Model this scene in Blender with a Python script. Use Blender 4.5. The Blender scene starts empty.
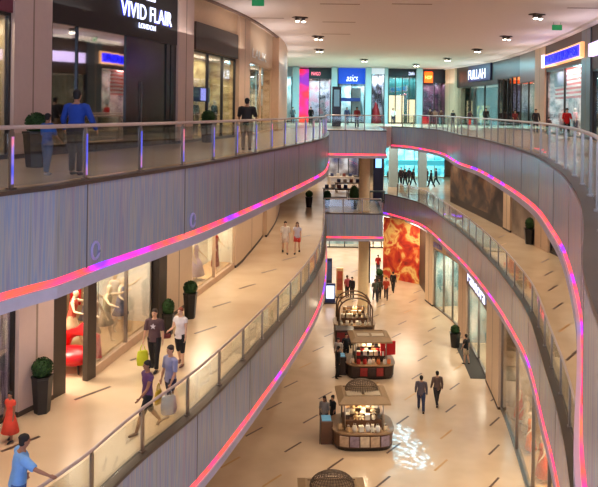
import bpy, bmesh, math, random
from mathutils import Vector, Matrix
from mathutils.geometry import tessellate_polygon
random.seed(7)
PI = math.pi
C = bpy.context.scene.collection
sc = bpy.context.scene

# ------------------------------------------------------------------ camera, world, exposure
CZ, F, H0, ROLL = 14.75, 700.0, 109.5, math.radians(.7)
L1, L2, L3, CEIL = 0.0, 7.15, 13.3, 19.55
cd = bpy.data.cameras.new('camera'); cam = bpy.data.objects.new('camera', cd); C.objects.link(cam)
cam.location = (0, 0, CZ)
cam.rotation_euler = (math.radians(90), -ROLL, 0)
cd.sensor_width = 36; cd.lens = 36*F/598; cd.shift_y = -(243.5-H0)/598; cd.clip_end = 300; cd.clip_start = .05
sc.camera = cam
sc.view_settings.view_transform = 'Standard'; sc.view_settings.look = 'None'
sc.view_settings.gamma = 1; sc.view_settings.exposure = 0.62
try: sc.view_settings.use_curve_mapping = False
except Exception: pass
sc.cycles.max_bounces = 6; sc.cycles.diffuse_bounces = 3; sc.cycles.glossy_bounces = 3
sc.cycles.transparent_max_bounces = 16; sc.cycles.transmission_bounces = 3
sc.cycles.caustics_reflective = False; sc.cycles.caustics_refractive = False
sc.cycles.sample_clamp_indirect = 4; sc.cycles.use_denoising = True
w = bpy.data.worlds.new('world'); sc.world = w; w.use_nodes = True
w.node_tree.nodes['Background'].inputs[0].default_value = (.60, .70, 1.0, 1)
w.node_tree.nodes['Background'].inputs[1].default_value = 2.2

AMB = 1.0
def spot(x, y, z, e, col=(1, .80, .58), size=100, blend=.6, r=.12):
    l = bpy.data.lights.new('downlight', 'SPOT'); l.energy = e*AMB; l.color = col
    l.spot_size = math.radians(size); l.spot_blend = blend; l.shadow_soft_size = r
    o = bpy.data.objects.new('downlight', l); C.objects.link(o); o.location = (x, y, z); return o
def area(x, y, z, e, sx, sy, col=(1, .82, .62), rot=(0, 0, 0)):
    l = bpy.data.lights.new('panel_or_fill_lamp', 'AREA'); l.energy = e*AMB; l.color = col  # serves shop lighting and the added fill lamps alike
    l.shape = 'RECTANGLE'; l.size = sx; l.size_y = sy
    o = bpy.data.objects.new('panel_or_fill_lamp', l); C.objects.link(o); o.location = (x, y, z); o.rotation_euler = rot; return o

# ------------------------------------------------------------------ helpers
def P(px, py, z):                     # a point of the photograph carried down to the level z of the building
    u, v = px-299, py-H0
    a = u*math.cos(ROLL)+v*math.sin(ROLL); b = -u*math.sin(ROLL)+v*math.cos(ROLL)
    s = b/(CZ-z)
    return Vector((a/s, F/s, z))
def zof(p, px, py):                   # height of the pixel row py above a plan point
    u, v = px-299, py-H0
    b = -u*math.sin(ROLL)+v*math.cos(ROLL)
    return CZ - b*p[1]/F
def srgb(c):
    return tuple((x/12.92 if x <= .04045 else ((x+.055)/1.055)**2.4) for x in (v/255 for v in c))
MC = {}
def mat(name, c, rough=.6, metal=0, em=None, es=0, noise=.06, nscale=6, spec=None):
    if name in MC: return MC[name]
    m = bpy.data.materials.new(name); m.use_nodes = True; nt = m.node_tree; b = nt.nodes['Principled BSDF']
    c = srgb(c)
    tc = nt.nodes.new('ShaderNodeTexCoord'); n = nt.nodes.new('ShaderNodeTexNoise'); n.inputs['Scale'].default_value = nscale
    nt.links.new(tc.outputs['Object'], n.inputs['Vector'])
    r = nt.nodes.new('ShaderNodeMix'); r.data_type = 'RGBA'
    r.inputs[6].default_value = (*[x*(1-noise*1.5) for x in c], 1); r.inputs[7].default_value = (*[min(1, x*(1+noise*1.5)) for x in c], 1)
    nt.links.new(n.outputs['Fac'], r.inputs[0]); nt.links.new(r.outputs[2], b.inputs['Base Color'])
    b.inputs['Roughness'].default_value = rough; b.inputs['Metallic'].default_value = metal
    if spec is not None: b.inputs['Specular IOR Level'].default_value = spec
    if em: b.inputs['Emission Color'].default_value = (*srgb(em), 1); b.inputs['Emission Strength'].default_value = es
    MC[name] = m; return m
def ramp_mat(name, stops, scale, rough=.5, axis=(1, 1, 1), em=0, detail=2, metal=0, distort=0, spec=.5):
    m = bpy.data.materials.new(name); m.use_nodes = True; nt = m.node_tree; b = nt.nodes['Principled BSDF']
    tc = nt.nodes.new('ShaderNodeTexCoord'); mp = nt.nodes.new('ShaderNodeMapping'); mp.inputs['Scale'].default_value = axis
    n = nt.nodes.new('ShaderNodeTexNoise'); n.inputs['Scale'].default_value = scale; n.inputs['Detail'].default_value = detail
    n.inputs['Distortion'].default_value = distort
    nt.links.new(tc.outputs['Object'], mp.inputs[0]); nt.links.new(mp.outputs[0], n.inputs['Vector'])
    r = nt.nodes.new('ShaderNodeValToRGB'); e = r.color_ramp.elements
    for i, (p, c) in enumerate(stops):
        el = e[i] if i < 2 else e.new(p)
        el.position = p; el.color = (*srgb(c), 1)
    nt.links.new(n.outputs['Fac'], r.inputs[0])
    nt.links.new(r.outputs[0], b.inputs['Base Color']); b.inputs['Roughness'].default_value = rough; b.inputs['Metallic'].default_value = metal
    b.inputs['Specular IOR Level'].default_value = spec
    if em: nt.links.new(r.outputs[0], b.inputs['Emission Color']); b.inputs['Emission Strength'].default_value = em
    MC[name] = m; return m
def glass_mat(name, tint, refl, rough=.03, rcol=(1, 1, 1)):
    m = bpy.data.materials.new(name); m.use_nodes = True; nt = m.node_tree; nt.nodes.clear()
    o = nt.nodes.new('ShaderNodeOutputMaterial'); mx = nt.nodes.new('ShaderNodeMixShader')
    t = nt.nodes.new('ShaderNodeBsdfTransparent'); t.inputs[0].default_value = (*tint, 1)
    g = nt.nodes.new('ShaderNodeBsdfGlossy'); g.inputs['Roughness'].default_value = rough; g.inputs['Color'].default_value = (*rcol, 1)
    lw = nt.nodes.new('ShaderNodeLayerWeight'); lw.inputs[0].default_value = .35
    mr = nt.nodes.new('ShaderNodeMapRange'); mr.inputs[3].default_value = refl; mr.inputs[4].default_value = min(1, refl+.30)
    nt.links.new(lw.outputs['Fresnel'], mr.inputs[0]); nt.links.new(mr.outputs[0], mx.inputs[0])
    nt.links.new(t.outputs[0], mx.inputs[1]); nt.links.new(g.outputs[0], mx.inputs[2]); nt.links.new(mx.outputs[0], o.inputs[0])
    MC[name] = m; return m

def tag(o, label=None, cat=None, group=None, kind=None):
    if label: o['label'] = label
    if cat: o['category'] = cat
    if group: o['group'] = group
    if kind: o['kind'] = kind
    return o
def empty(name, loc=(0, 0, 0), rz=0, label=None, cat=None, group=None):
    o = bpy.data.objects.new(name, None); C.objects.link(o); o.location = loc; o.rotation_euler = (0, 0, rz)
    o.empty_display_size = .1
    return tag(o, label, cat, group)
class MB:
    def __init__(s): s.v = []; s.f = []; s.mi = []; s.sm = []; s.cur = 0
    def add(s, vs, fs, smooth=False):
        k = len(s.v); s.v += [Vector(v) for v in vs]
        for f in fs: s.f.append([i+k for i in f]); s.mi.append(s.cur); s.sm.append(smooth)
        return s
    def box(s, x0, x1, y0, y1, z0, z1):
        return s.add([(x, y, z) for z in (z0, z1) for y in (y0, y1) for x in (x0, x1)],
                     [(0, 2, 3, 1), (4, 5, 7, 6), (0, 1, 5, 4), (2, 6, 7, 3), (0, 4, 6, 2), (1, 3, 7, 5)])
    def bbox(s, x0, x1, y0, y1, z0, z1, b=.02):     # box with chamfered vertical edges and top
        o = [(x0+b, y0), (x1-b, y0), (x1, y0+b), (x1, y1-b), (x1-b, y1), (x0+b, y1), (x0, y1-b), (x0, y0+b)]
        i = [(x0+2*b, y0+b), (x1-2*b, y0+b), (x1-b, y0+2*b), (x1-b, y1-2*b), (x1-2*b, y1-b), (x0+2*b, y1-b), (x0+b, y1-2*b), (x0+b, y0+2*b)]
        vs = [(*p, z0) for p in o]+[(*p, z1-b) for p in o]+[(*p, z1) for p in i]
        fs = [tuple(range(7, -1, -1)), tuple(range(16, 24))]
        for r in (0, 8):
            for k in range(8): fs.append((r+k, r+(k+1) % 8, r+8+(k+1) % 8, r+8+k))
        return s.add(vs, fs)
    def tube(s, path, rad, seg=8, cap=True, ref=(1, 0, 0), smooth=True):
        path = [Vector(p) for p in path]; n = len(path); vs = []; fs = []; ref = Vector(ref)
        for i, p in enumerate(path):
            t = (path[min(i+1, n-1)]-path[max(i-1, 0)])
            if t.length < 1e-9: t = Vector((0, 0, 1))
            t.normalize()
            a = ref-t*ref.dot(t)
            if a.length < .05: a = Vector((0, 1, 0))-t*t.y
            if a.length < .05: a = Vector((0, 0, 1))-t*t.z
            a.normalize(); b = t.cross(a)
            r = rad[i] if isinstance(rad, list) else rad
            ra, rb = r if isinstance(r, tuple) else (r, r)
            for k in range(seg):
                th = 2*PI*k/seg; vs.append(p+a*ra*math.cos(th)+b*rb*math.sin(th))
        for i in range(n-1):
            for k in range(seg):
                k2 = (k+1) % seg; fs.append((i*seg+k, i*seg+k2, (i+1)*seg+k2, (i+1)*seg+k))
        if cap: fs.append(tuple(range(seg-1, -1, -1))); fs.append(tuple((n-1)*seg+k for k in range(seg)))
        return s.add(vs, fs, smooth)
    def ball(s, c, rx, ry=None, rz=None, seg=12, rings=8):
        ry = ry or rx; rz = rz or rx; c = Vector(c)
        path = []; rad = []
        for i in range(rings+1):
            a = -PI/2+PI*i/rings; path.append(c+Vector((0, 0, rz*math.sin(a)))); k = max(.02, math.cos(a)); rad.append((rx*k, ry*k))
        return s.tube(path, rad, seg)
    def ribbon(s, pts, z0, z1, nrm, a, b):
        """thick wall that follows plan points; a, b = distances along the outward normal of its two faces"""
        n = len(pts); vs = []; fs = []
        for p, q in zip(pts, nrm):
            for d in (a, b):
                for z in (z0, z1): vs.append((p[0]+q[0]*d, p[1]+q[1]*d, z))
        for i in range(n-1):
            k = i*4
            fs += [(k, k+1, k+5, k+4), (k+2, k+6, k+7, k+3), (k+1, k+3, k+7, k+5), (k, k+4, k+6, k+2)]
        fs += [(0, 2, 3, 1), (4*n-4, 4*n-3, 4*n-1, 4*n-2)]
        return s.add(vs, fs)
    def build(s, name, m, parent=None, **kw):
        me = bpy.data.meshes.new(name); me.from_pydata([tuple(v) for v in s.v], [], s.f)
        for x in (m if isinstance(m, (list, tuple)) else [m]): me.materials.append(x)
        for p, i, sm in zip(me.polygons, s.mi, s.sm): p.material_index = i; p.use_smooth = sm
        bm = bmesh.new(); bm.from_mesh(me); bmesh.ops.recalc_face_normals(bm, faces=bm.faces); bm.to_mesh(me); bm.free()
        o = bpy.data.objects.new(name, me); C.objects.link(o); o.parent = parent
        return tag(o, **kw)
def copy_tree(o, parent=None, loc=None, rz=None):
    c = o.copy(); C.objects.link(c); c.parent = parent
    if loc is not None: c.location = loc
    if rz is not None: c.rotation_euler = (0, 0, rz)
    for ch in list(o.children): copy_tree(ch, c)
    return c
def catmull(pts, step=.5):
    out = []; n = len(pts); pts = [Vector((p[0], p[1])) for p in pts]
    for i in range(n-1):
        a, b, c, d = pts[max(i-1, 0)], pts[i], pts[i+1], pts[min(i+2, n-1)]
        k = max(1, int((c-b).length/step))
        for j in range(k):
            t = j/k
            out.append(.5*((2*b)+(c-a)*t+(2*a-5*b+4*c-d)*t*t+(3*b-a-3*c+d)*t**3))
    out.append(pts[-1]); return out
class Curve:
    """plan curve running near to far; side=-1: building to the left of it, +1: to the right"""
    def __init__(s, pts, side, smooth=True):
        s.p = catmull(pts) if smooth else [Vector((q[0], q[1])) for q in pts]
        s.side = side; s.d = [0]; s.dz = 0
        for i in range(1, len(s.p)): s.d.append(s.d[-1]+(s.p[i]-s.p[i-1]).length)
        s.len = s.d[-1]
    def at(s, d):
        d = min(max(d, 0), s.len)
        for i in range(1, len(s.p)):
            if s.d[i] >= d:
                t = (d-s.d[i-1])/max(1e-9, s.d[i]-s.d[i-1]); return s.p[i-1].lerp(s.p[i], t)
        return s.p[-1]
    def nrm(s, d):
        t = (s.at(d+.25)-s.at(d-.25)).normalized(); return Vector((t.y, -t.x))*s.side
    def dist_px(s, px):
        prev = None
        for i in range(len(s.p)):
            q = s.p[i].x-(px-299)/F*s.p[i].y-s.dz*math.sin(ROLL)
            if prev is not None and s.p[i].y > 3 and (prev <= 0 < q or prev >= 0 > q):
                t = prev/(prev-q); return s.d[i-1]+t*(s.d[i]-s.d[i-1])
            prev = q
        return s.len if 0 <= px <= 598 else 8.0
    def sub(s, a, b, step=.6):
        if a > b: a, b = b, a
        k = max(1, int((b-a)/step)); ds = [a+(b-a)*i/k for i in range(k+1)]
        return [s.at(d) for d in ds], [s.nrm(d) for d in ds]

# ------------------------------------------------------------------ materials
M_ceil = mat('ceiling_paint', (220, 208, 206), .75, noise=.02)
M_floor = ramp_mat('polished_cream_stone', [(.3, (212, 184, 152)), (.7, (226, 200, 168))], .6, rough=.22)
M_cream = mat('cream_plaster', (222, 196, 164), .55, noise=.03)
M_tan = mat('tan_timber_cladding', (208, 176, 146), .5, noise=.06)
M_mauve = mat('pale_stone_cladding', (208, 182, 170), .4, noise=.03)
M_dark = mat('dark_bronze_frame', (44, 36, 30), .35, noise=.05)
M_black = mat('black_lacquer', (14, 13, 14), .2, noise=.05)
M_brown = mat('umber_panel', (70, 55, 46), .5, noise=.04)
M_steel = mat('brushed_steel', (150, 140, 132), .3, .9)
M_rail = mat('bronze_handrail', (196, 176, 168), .3, .3)
M_cap = mat('slab_edge_trim', (88, 76, 66), .4, .3)
M_lip = mat('pale_lower_lip', (186, 182, 200), .5)
M_fascia = ramp_mat('dichroic_fascia_panel', [(.30, (140, 146, 154)), (.40, (162, 166, 166)), (.47, (134, 152, 182)), (.54, (166, 166, 166)), (.62, (138, 146, 172)), (.70, (160, 150, 164))], 4.5, rough=.24, axis=(1.6, 1.6, .05), detail=3, spec=.6)
M_joint = mat('dark_panel_joint', (84, 80, 78), .5)
M_led = ramp_mat('colour_changing_led', [(.32, (130, 50, 255)), (.40, (240, 50, 120)), (.47, (255, 80, 60)), (.54, (250, 60, 110)), (.60, (255, 96, 64)), (.66, (226, 50, 150)), (.74, (150, 60, 255))], .45, rough=.5, em=1.1, detail=1)
M_glass = glass_mat('balustrade_glass', (.90, .93, .92), .05)
M_shopglass = glass_mat('shopfront_glass', (.93, .94, .93), .05)
M_mirrorglass = glass_mat('dark_reflective_glass', (.62, .62, .62), .42)
M_inlay = mat('dark_floor_inlay', (96, 72, 58), .3)
M_inlay_tan = mat('amber_floor_inlay', (196, 148, 84), .3)
M_lamp = mat('lamp_white', (255, 245, 225), .5, em=(255, 240, 215), es=9)
M_bluepost = ramp_mat('blue_violet_reflection', [(.4, (90, 96, 220)), (.52, (150, 130, 220)), (.62, (230, 130, 150))], 1.6, rough=.4, em=.45)
M_green = ramp_mat('clipped_box_leaves', [(.35, (20, 40, 16)), (.65, (52, 92, 34))], 30, rough=.8)
M_pot = mat('black_planter', (26, 26, 28), .35)

# ------------------------------------------------------------------ plan curves
ZP = 1.77
def pxs(l, z): return [P(a, b, z) for a, b in l]
near_l = [(-.6, -.6), (-3.2, .2), (-5.2, 2.6), (-6.1, 5.5), (-6.1, 8.6)]
near_r = [(-.6, -.6), (1.1, .3), (1.5, 1.6), (1.75, 3.2)]
EL3 = Curve(near_l+[tuple(v.xy) for v in pxs([(0, 297), (50, 283.8), (90, 268.7), (133.8, 253.7), (167, 242), (200, 230), (250, 208.5), (290, 190), (310, 180), (323, 172)], L3-ZP)]+[(1.78, 43), (1.9, 47.5)], -1)
ER3 = Curve(near_r+[tuple(v.xy) for v in pxs([(595, 487), (590.5, 370), (588, 324.7), (584, 303), (577.5, 278.7), (568, 252), (556.5, 232.6), (540.8, 211), (521, 195), (503, 183.5), (480, 170.6), (460, 163.3)], L3-ZP)]+[(10.9, 52), (10.7, 57), (9.9, 62), (8.6, 64.5)], 1)
EL2 = Curve([(-.6, -.6), (-3.2, .2), (-5.2, 2.6), (-5.9, 5.5), (-5.6, 9)]+[tuple(v.xy) for v in pxs([(50, 476), (88.6, 449.5), (137, 409), (200, 364), (245.5, 324), (257, 313), (284, 287), (310.5, 257), (322, 237)], L2+1.1)]+[(1.65, 42), (1.9, 49)], -1)
ER2 = Curve([(-.6, -.6), (1.8, .3), (3.2, 3.5), (4.1, 8)]+[tuple(v.xy) for v in pxs([(583.5, 487), (580, 459), (575, 427), (569, 394.5), (559, 359), (548, 330), (531.8, 287), (515, 263.7), (495, 242), (468, 218.6), (448, 205)], L2+1.1)]+[(10.3, 57), (8.9, 62), (7.9, 64)], 1)
SL3 = Curve([(-10.2, 4), (-9.9, 9), (-9.4, 13), (-8.6, 16.5), (-7.7, 20), (-6.0, 25), (-4.6, 30), (-3.2, 36), (-2.2, 43), (-1.6, 50), (-1.5, 58), (-1.8, 66)], -1)
SL2 = Curve([(-9.6, 4), (-9.1, 9), (-8.2, 13)]+[tuple(v.xy) for v in pxs([(0, 424), (33, 407), (62, 392), (94, 376), (140, 340), (232, 270), (247, 255)], L2)]+[(-2.1, 42), (-1.7, 50), (-1.8, 66)], -1)
SR3 = Curve([(9, 4), (10.5, 12), (12, 20), (14.2, 30)]+[tuple(v.xy) for v in pxs([(598, 22), (545, 45), (498, 60), (448, 68.6)], CEIL)], 1)
SR2 = Curve([(8, 4), (9.5, 12), (11.5, 20), (13.2, 29), (13.75, 35), (13.6, 40), (13.5, 45), (13.3, 50), (12.8, 59), (12.4, 64)], 1)
SR1 = Curve([(5, 10), (6.6, 17), (8.2, 23), (9.1, 27.6), (9.95, 33), (10.4, 37), (10.8, 42), (11.0, 48), (10.1, 54.5)], 1)
SL1 = Curve([(-8.5, 4), (-8, 12), (-6, 20), (-3.6, 28), (-1.8, 36), (-.8, 46), (-.2, 56), (0, 70)], -1)

SL2.dz = SR2.dz = 6.0; SR1.dz = 12.5; EL3.dz = 1.5; EL2.dz = ER2.dz = 7

# ------------------------------------------------------------------ floors, slabs, ceiling
MB().box(-26, 30, -4, 92, -.3, 0).build('floor', M_floor, kind='structure')
def inlays(name, floor_z, cells, parent=None):
    m = MB(); d = Vector((.61, .79)).normalized(); n = Vector((-d.y, d.x))
    for (x, y, ln, tan) in cells:
        c = Vector((x, y)); m.cur = 1 if tan else 0
        q = [c-d*ln-n*.045, c+d*ln-n*.045, c+d*ln+n*.045, c-d*ln+n*.045]
        m.add([(*p, floor_z+.001) for p in q]+[(*p, floor_z+.004) for p in q],
              [(4, 5, 6, 7), (0, 1, 5, 4), (1, 2, 6, 5), (2, 3, 7, 6), (3, 0, 4, 7), (3, 2, 1, 0)])
    return m.build(name, [M_inlay, M_inlay_tan], parent, kind='structure')
A_, B_ = Vector((.81, 2.79)), Vector((1.79, -1.4))
rnd = random.Random(3)
cells = []
for i in range(-12, 28):
    for j in range(-8, 12):
        p = Vector((-.08, 30.59))+A_*i+B_*j
        if -9 < p.x < 12 and 14 < p.y < 66: cells.append((p.x, p.y, .58, rnd.random() < .2))
inlays('floor_inlays_ground', 0, cells)
cells = []
for i in range(-14, 24):
    for j in range(-6, 14):
        p = Vector((11.1, 30.33))+A_*i+B_*j
        if 4 < p.y < 60 and p.x > 6.5:
            q = min((v for v in ER2.p), key=lambda v: abs(v.y-p.y)); r = min((v for v in SR2.p), key=lambda v: abs(v.y-p.y))
            if q.x+.8 < p.x < r.x-.5: cells.append((p.x, p.y, .6, rnd.random() < .25))
for a, b in [((74.6, 399.8), (110.4, 386.5)), ((0, 451), (41, 437)), ((212, 307), (231.6, 302)), ((239, 288.5), (256, 284)), ((261, 273), (277, 269)), ((281, 260), (298, 257)), ((132, 361), (152, 352)), ((299, 238), (310, 235)), ((196, 334), (215, 326))]:
    u, v = P(*a, L2), P(*b, L2); cells.append(((u.x+v.x)/2, (u.y+v.y)/2, min(1.0, (u-v).length/2), False))
inlays('floor_inlays_middle', L2, cells)

def slab(name, level, el, er, far, thick=1.85):
    inner = [p for p in el.p] + [Vector(q) for q in far] + list(reversed(er.p[1:]))
    outer = [Vector(q) for q in [(-26, -4), (-26, 92), (30, 92), (30, -4)]]
    polys = [[Vector((p.x, p.y, 0)) for p in outer], [Vector((p.x, p.y, 0)) for p in inner]]
    tris = tessellate_polygon(polys); pts = polys[0]+polys[1]; n = len(pts)
    vs = [(p.x, p.y, level) for p in pts]+[(p.x, p.y, level-thick) for p in pts]
    fs = [t for t in tris]+[tuple(i+n for i in t) for t in tris]
    k = len(outer); m = len(inner)
    fs += [(i, (i+1) % k, (i+1) % k+n, i+n) for i in range(k)]
    fs += [(k+i, k+(i+1) % m, k+(i+1) % m+n, k+i+n) for i in range(m)]
    mb = MB(); mb.add(vs, fs); mb.mi = [0]*len(tris)+[1]*(len(fs)-len(tris))
    return mb.build(name, [M_floor, M_ceil], kind='structure')
slab('floor_middle', L2, EL2, ER2, [(1.9, 51.5), (6.2, 51.5), (6.9, 63.6)])
slab('floor_upper', L3, EL3, ER3, [(1.9, 50.5), (6.25, 50.5), (7.2, 64.5)])
MB().box(-26, 30, -4, 92, CEIL, CEIL+.3).build('ceiling', M_ceil, kind='structure')
MB().box(-26, 30, 84, 84.4, 0, CEIL).build('wall_far', M_cream, kind='structure')
MB().box(-26.4, -26, -4, 92, 0, CEIL).build('wall_left', M_cream, kind='structure')
MB().box(30, 30.4, -4, 92, 0, CEIL).build('wall_right', M_cream, kind='structure')

# ------------------------------------------------------------------ fascia with led strip and lip
def fascia(name, cv, level, where):
    e = empty(name, (0, 0, 0)); e['kind'] = 'structure'; e['label'] = where
    pts, nr = cv.sub(0, cv.len, .5)
    MB().ribbon(pts, level-1.68, level-.06, nr, -.08, -.01).build('fascia_panel', M_fascia, e)
    MB().ribbon(pts, level-.06, level+.012, nr, -.10, .16).build('edge_trim', M_cap, e)
    MB().ribbon(pts, level-1.80, level-1.68, nr, -.055, -.01).build('led_glow_strip', M_led, e)
    MB().ribbon(pts, level-1.80, level-1.785, nr, -.105, -.055).build('led_glow_strip', M_led, e)  # lit top of the lip imitated by a second glowing ribbon
    MB().ribbon(pts, level-2.02, level-1.80, nr, -.16, .3).build('lower_lip', M_lip, e)
    j = MB(); d = 1.5
    while d < cv.len:
        p, n_ = cv.sub(d, d+.03, 1); j.ribbon(p, level-1.70, level-.06, n_, -.086, -.07); d += 4.0
    j.build('panel_joint', M_joint, e)
    return e
def posts_rail(name, cv, level, where, a=0, b=None, step=2.0, strips=False, off=.10, group=None, rh=1.08):
    """glass balustrade: posts, glass panels, handrail"""
    b = cv.len if b is None else b
    c0 = cv.at((a+b)/2)
    e = empty(name, (0, 0, 0), 0, where, 'balustrade')
    pts, nr = cv.sub(a, b, .4)
    off3 = [Vector((p.x+q.x*off, p.y+q.y*off, level+rh)) for p, q in zip(pts, nr)]
    MB().tube(off3, (.038, .03), 8, ref=(0, 0, 1)).build('handrail', M_rail, e)
    d = a
    while d <= b+.01:
        p = cv.at(d); n_ = cv.nrm(d); t = Vector((n_.y, -n_.x))
        q = p+n_*off
        m = MB()
        def slab_(w, dp, z0, z1, o=0):
            c = q+n_*o
            cs = [c+t*w+n_*dp, c-t*w+n_*dp, c-t*w-n_*dp, c+t*w-n_*dp]
            m.add([(*x, z0) for x in cs]+[(*x, z1) for x in cs], [(3, 2, 1, 0), (4, 5, 6, 7), (0, 1, 5, 4), (1, 2, 6, 5), (2, 3, 7, 6), (3, 0, 4, 7)])
        slab_(.04, .025, level+.01, level+rh-.08); slab_(.03, .02, level+rh-.1, level+rh-.02); slab_(.075, .05, level+.01, level+.04)
        po = m.build('post', M_steel, e)
        if strips:
            m = MB(); slab_(.022, .006, level+.10, level+.92, -.033); m.build('led_reflection', M_bluepost, po)  # LED reflections on the post, painted as a faintly glowing strip
        if d+step <= b+.01:
            gp, gn = cv.sub(d+.07, d+step-.07, .5)
            MB().ribbon(gp, level+.06, level+rh-.1, gn, off-.006, off+.006).build('glass_panel', M_glass, e)
        d += step
    return e
def line_curve(a, b, side): return Curve([a, b], side)
BR2 = line_curve((1.9, 51.5), (6.2, 51.5), -1); BR3 = line_curve((1.9, 50.5), (6.25, 50.5), -1)
RB2 = line_curve((6.2, 51.5), (6.9, 63.8), -1); RB3 = line_curve((6.25, 50.5), (7.2, 64.5), -1)
for nm, cv, lv, wh in [('left_upper', EL3, L3, 'long grey panelled fascia of the upper gallery on the left'), ('right_upper', ER3, L3, 'grey panelled fascia of the upper gallery curving down the right'),
                       ('left_middle', EL2, L2, 'grey panelled fascia of the middle gallery at bottom left'), ('right_middle', ER2, L2, 'grey panelled fascia of the middle gallery on the right'),
                       ('bridge_middle', BR2, L2, 'straight grey fascia of the middle bridge by the column'), ('bridge_upper', BR3, L3, 'straight grey fascia of the upper bridge'),
                       ('bridge_end_middle', RB2, L2, 'fascia at the end of the middle bridge'), ('bridge_end_upper', RB3, L3, 'fascia at the end of the upper bridge')]:
    fascia('trim_fascia_'+nm, cv, lv, wh)
d15 = EL3.dist_px(15)
posts_rail('glass_balustrade', EL3, L3, 'glass balustrade with lit posts along the upper left gallery', d15-6, d15-6+2.0*int((EL3.len-d15+6)/2), strips=True)
posts_rail('glass_balustrade', ER3, L3, 'glass balustrade sweeping round the upper right gallery', 2.5, 2.5+2.0*int((ER3.len-2.5)/2))
d2 = EL2.dist_px(145); d2 -= 2.0*4
posts_rail('glass_balustrade', EL2, L2, 'glass balustrade along the middle gallery at bottom left, hand resting on it', d2, d2+2.0*int((EL2.len-d2)/2), off=.06, rh=.98)
posts_rail('glass_balustrade', ER2, L2, 'glass balustrade of the middle gallery below the dark mural on the right', 6, 6+2.0*int((ER2.len-6)/2))
posts_rail('glass_balustrade', BR2, L2, 'short straight glass balustrade on the middle bridge in front of the column', 0.05, 4.25, 1.4)
posts_rail('glass_balustrade', BR3, L3, 'short straight glass balustrade on the upper bridge, far end of the void', 0.05, 4.25, 1.4)

# ring emblems on the fascias
def ring_emblem(cv, px, zc, lab):
    d = cv.dist_px(px); p = cv.at(d); n_ = cv.nrm(d); t = Vector((-n_.y, n_.x)); m = MB()
    c = p-n_*.10; pts = []
    for k in range(17):
        a = 2*PI*k/16; pts.append(Vector((c.x+t.x*.13*math.cos(a), c.y+t.y*.13*math.cos(a), zc+.17*math.sin(a))))
    m.tube(pts, .028, 6, cap=False, ref=(0, 0, 1))
    m.build('ring_emblem', mat('violet_ring', (168, 160, 214), .4), label=lab, cat='emblem', group='ring emblems on the upper left fascia')
ring_emblem(EL3, 92, zof(EL3.at(EL3.dist_px(92)), 92, 250), 'small pale violet ring on upper left fascia, the nearer one')
ring_emblem(EL3, 190, zof(EL3.at(EL3.dist_px(190)), 190, 220), 'small pale violet ring on upper left fascia, the farther one')

# ------------------------------------------------------------------ columns
def column(name, cv, pa, pb, z0, z1, m, lab, depth=.9, out=.12, groove=True):
    a, b = cv.dist_px(pa), cv.dist_px(pb); pts, nr = cv.sub(a, b, .5)
    mb = MB().ribbon(pts, z0, z1, nr, -out, depth)
    o = mb.build(name, m, label=lab, kind='structure')
    if groove:
        g = MB(); k = (a+b)/2; p, n_ = cv.sub(k-.03, k+.03, 1); g.ribbon(p, z0+.12, z1, n_, -out-.004, -out+.05)
        g.build('shadow_gap', mat('groove_'+m.name, (150, 128, 112), .6), o)
    p2, n2 = cv.sub(a-.02, b+.02, .5); MB().ribbon(p2, z0, z0+.12, n2, -out-.02, -out+.1).build('plinth', M_brown if m != M_tan else M_tan, o)
    return o
HB = L3+3.98            # underside of the shop headers on the upper floor
column('column', SL3, 10, 48, L3, CEIL, M_mauve, 'wide pale column at far left of the upper gallery')
column('column', SL3, 175, 190.5, L3, CEIL, M_mauve, 'pale column right of the black shopfront, upper left')
column('column', SL3, 235, 246, L3, CEIL, M_tan, 'tan column beside the brown bulkhead, upper left', out=.2)
column('column', SL3, 271, 283, L3, CEIL, M_tan, 'last tan column at the far end of the upper left gallery', out=.5)
column('column', SR3, 457, 446, L3, CEIL, M_tan, 'tan column at the far end of the upper right gallery', out=.3)
column('column', SR3, 546, 536, L3, CEIL, M_tan, 'tan column left of the flag shop')
column('column', SR3, 592, 583, L3, CEIL, mat('blue_grey_cladding', (70, 84, 92), .3), 'dark blue-grey column right of the flag shop')
column('column', SL2, 15, 50, L2, L3-1.85, M_mauve, 'pale column behind the planter, middle gallery left')
column('column', SL2, 155, 163, L2, L3-1.85, M_dark, 'dark slim column in the middle gallery left', out=.15, groove=False)
column('column', SL2, 163.5, 191, L2, L3-1.85, M_cream, 'cream wall pier behind the middle gallery planter', out=.05)
column('column', SL2, 235, 262, L2, L3-1.85, M_cream, 'broad cream pier beyond the lit dress window', out=.05)
column('column', SL2, 262, 276, L2, L3-1.85, M_cream, 'farthest cream pier of the middle gallery left', out=.3)
column('column', SR2, 512, 505, L2, L3-1.85, M_cream, 'cream pier between the two grey murals')
column('column', SR2, 550, 537, L2, L3-1.85, M_tan, 'tan pier by the clipped bush, middle gallery right')
column('column', SR1, 424, 416, 0, L2-1.85, M_brown, 'dark pier right of the red wall graphic on the ground floor', out=.05)
column('column', SR1, 434, 424.5, 0, L2-1.85, M_cream, 'cream pier left of the ground floor glass shop')
column('column', SR1, 468, 460, 0, L2-1.85, M_tan, 'tan pier left of the slanting dark shop sign')
column('column', SR1, 501, 488.5, 0, L2-1.85, M_cream, 'cream pier beside the mannequin window on the ground floor')
def round_col(x, y, z0, z1, r, m, lab):
    o = MB().tube([(x, y, z0), (x, y, z0+.15), (x, y, z0+.16), (x, y, z1)], [r*1.12, r*1.12, r, r], 28).build('column', m, label=lab, kind='structure')
    return o
M_colcream = mat('warm_column_plaster', (244, 212, 158), .5)
round_col(5.0, 52.75, 0, L2-1.85, .40, M_colcream, 'round cream column standing on the ground floor under the bridge')
round_col(5.0, 52.75, L2, L3-1.85, .40, M_colcream, 'round cream column behind the middle bridge balustrade')
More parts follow.
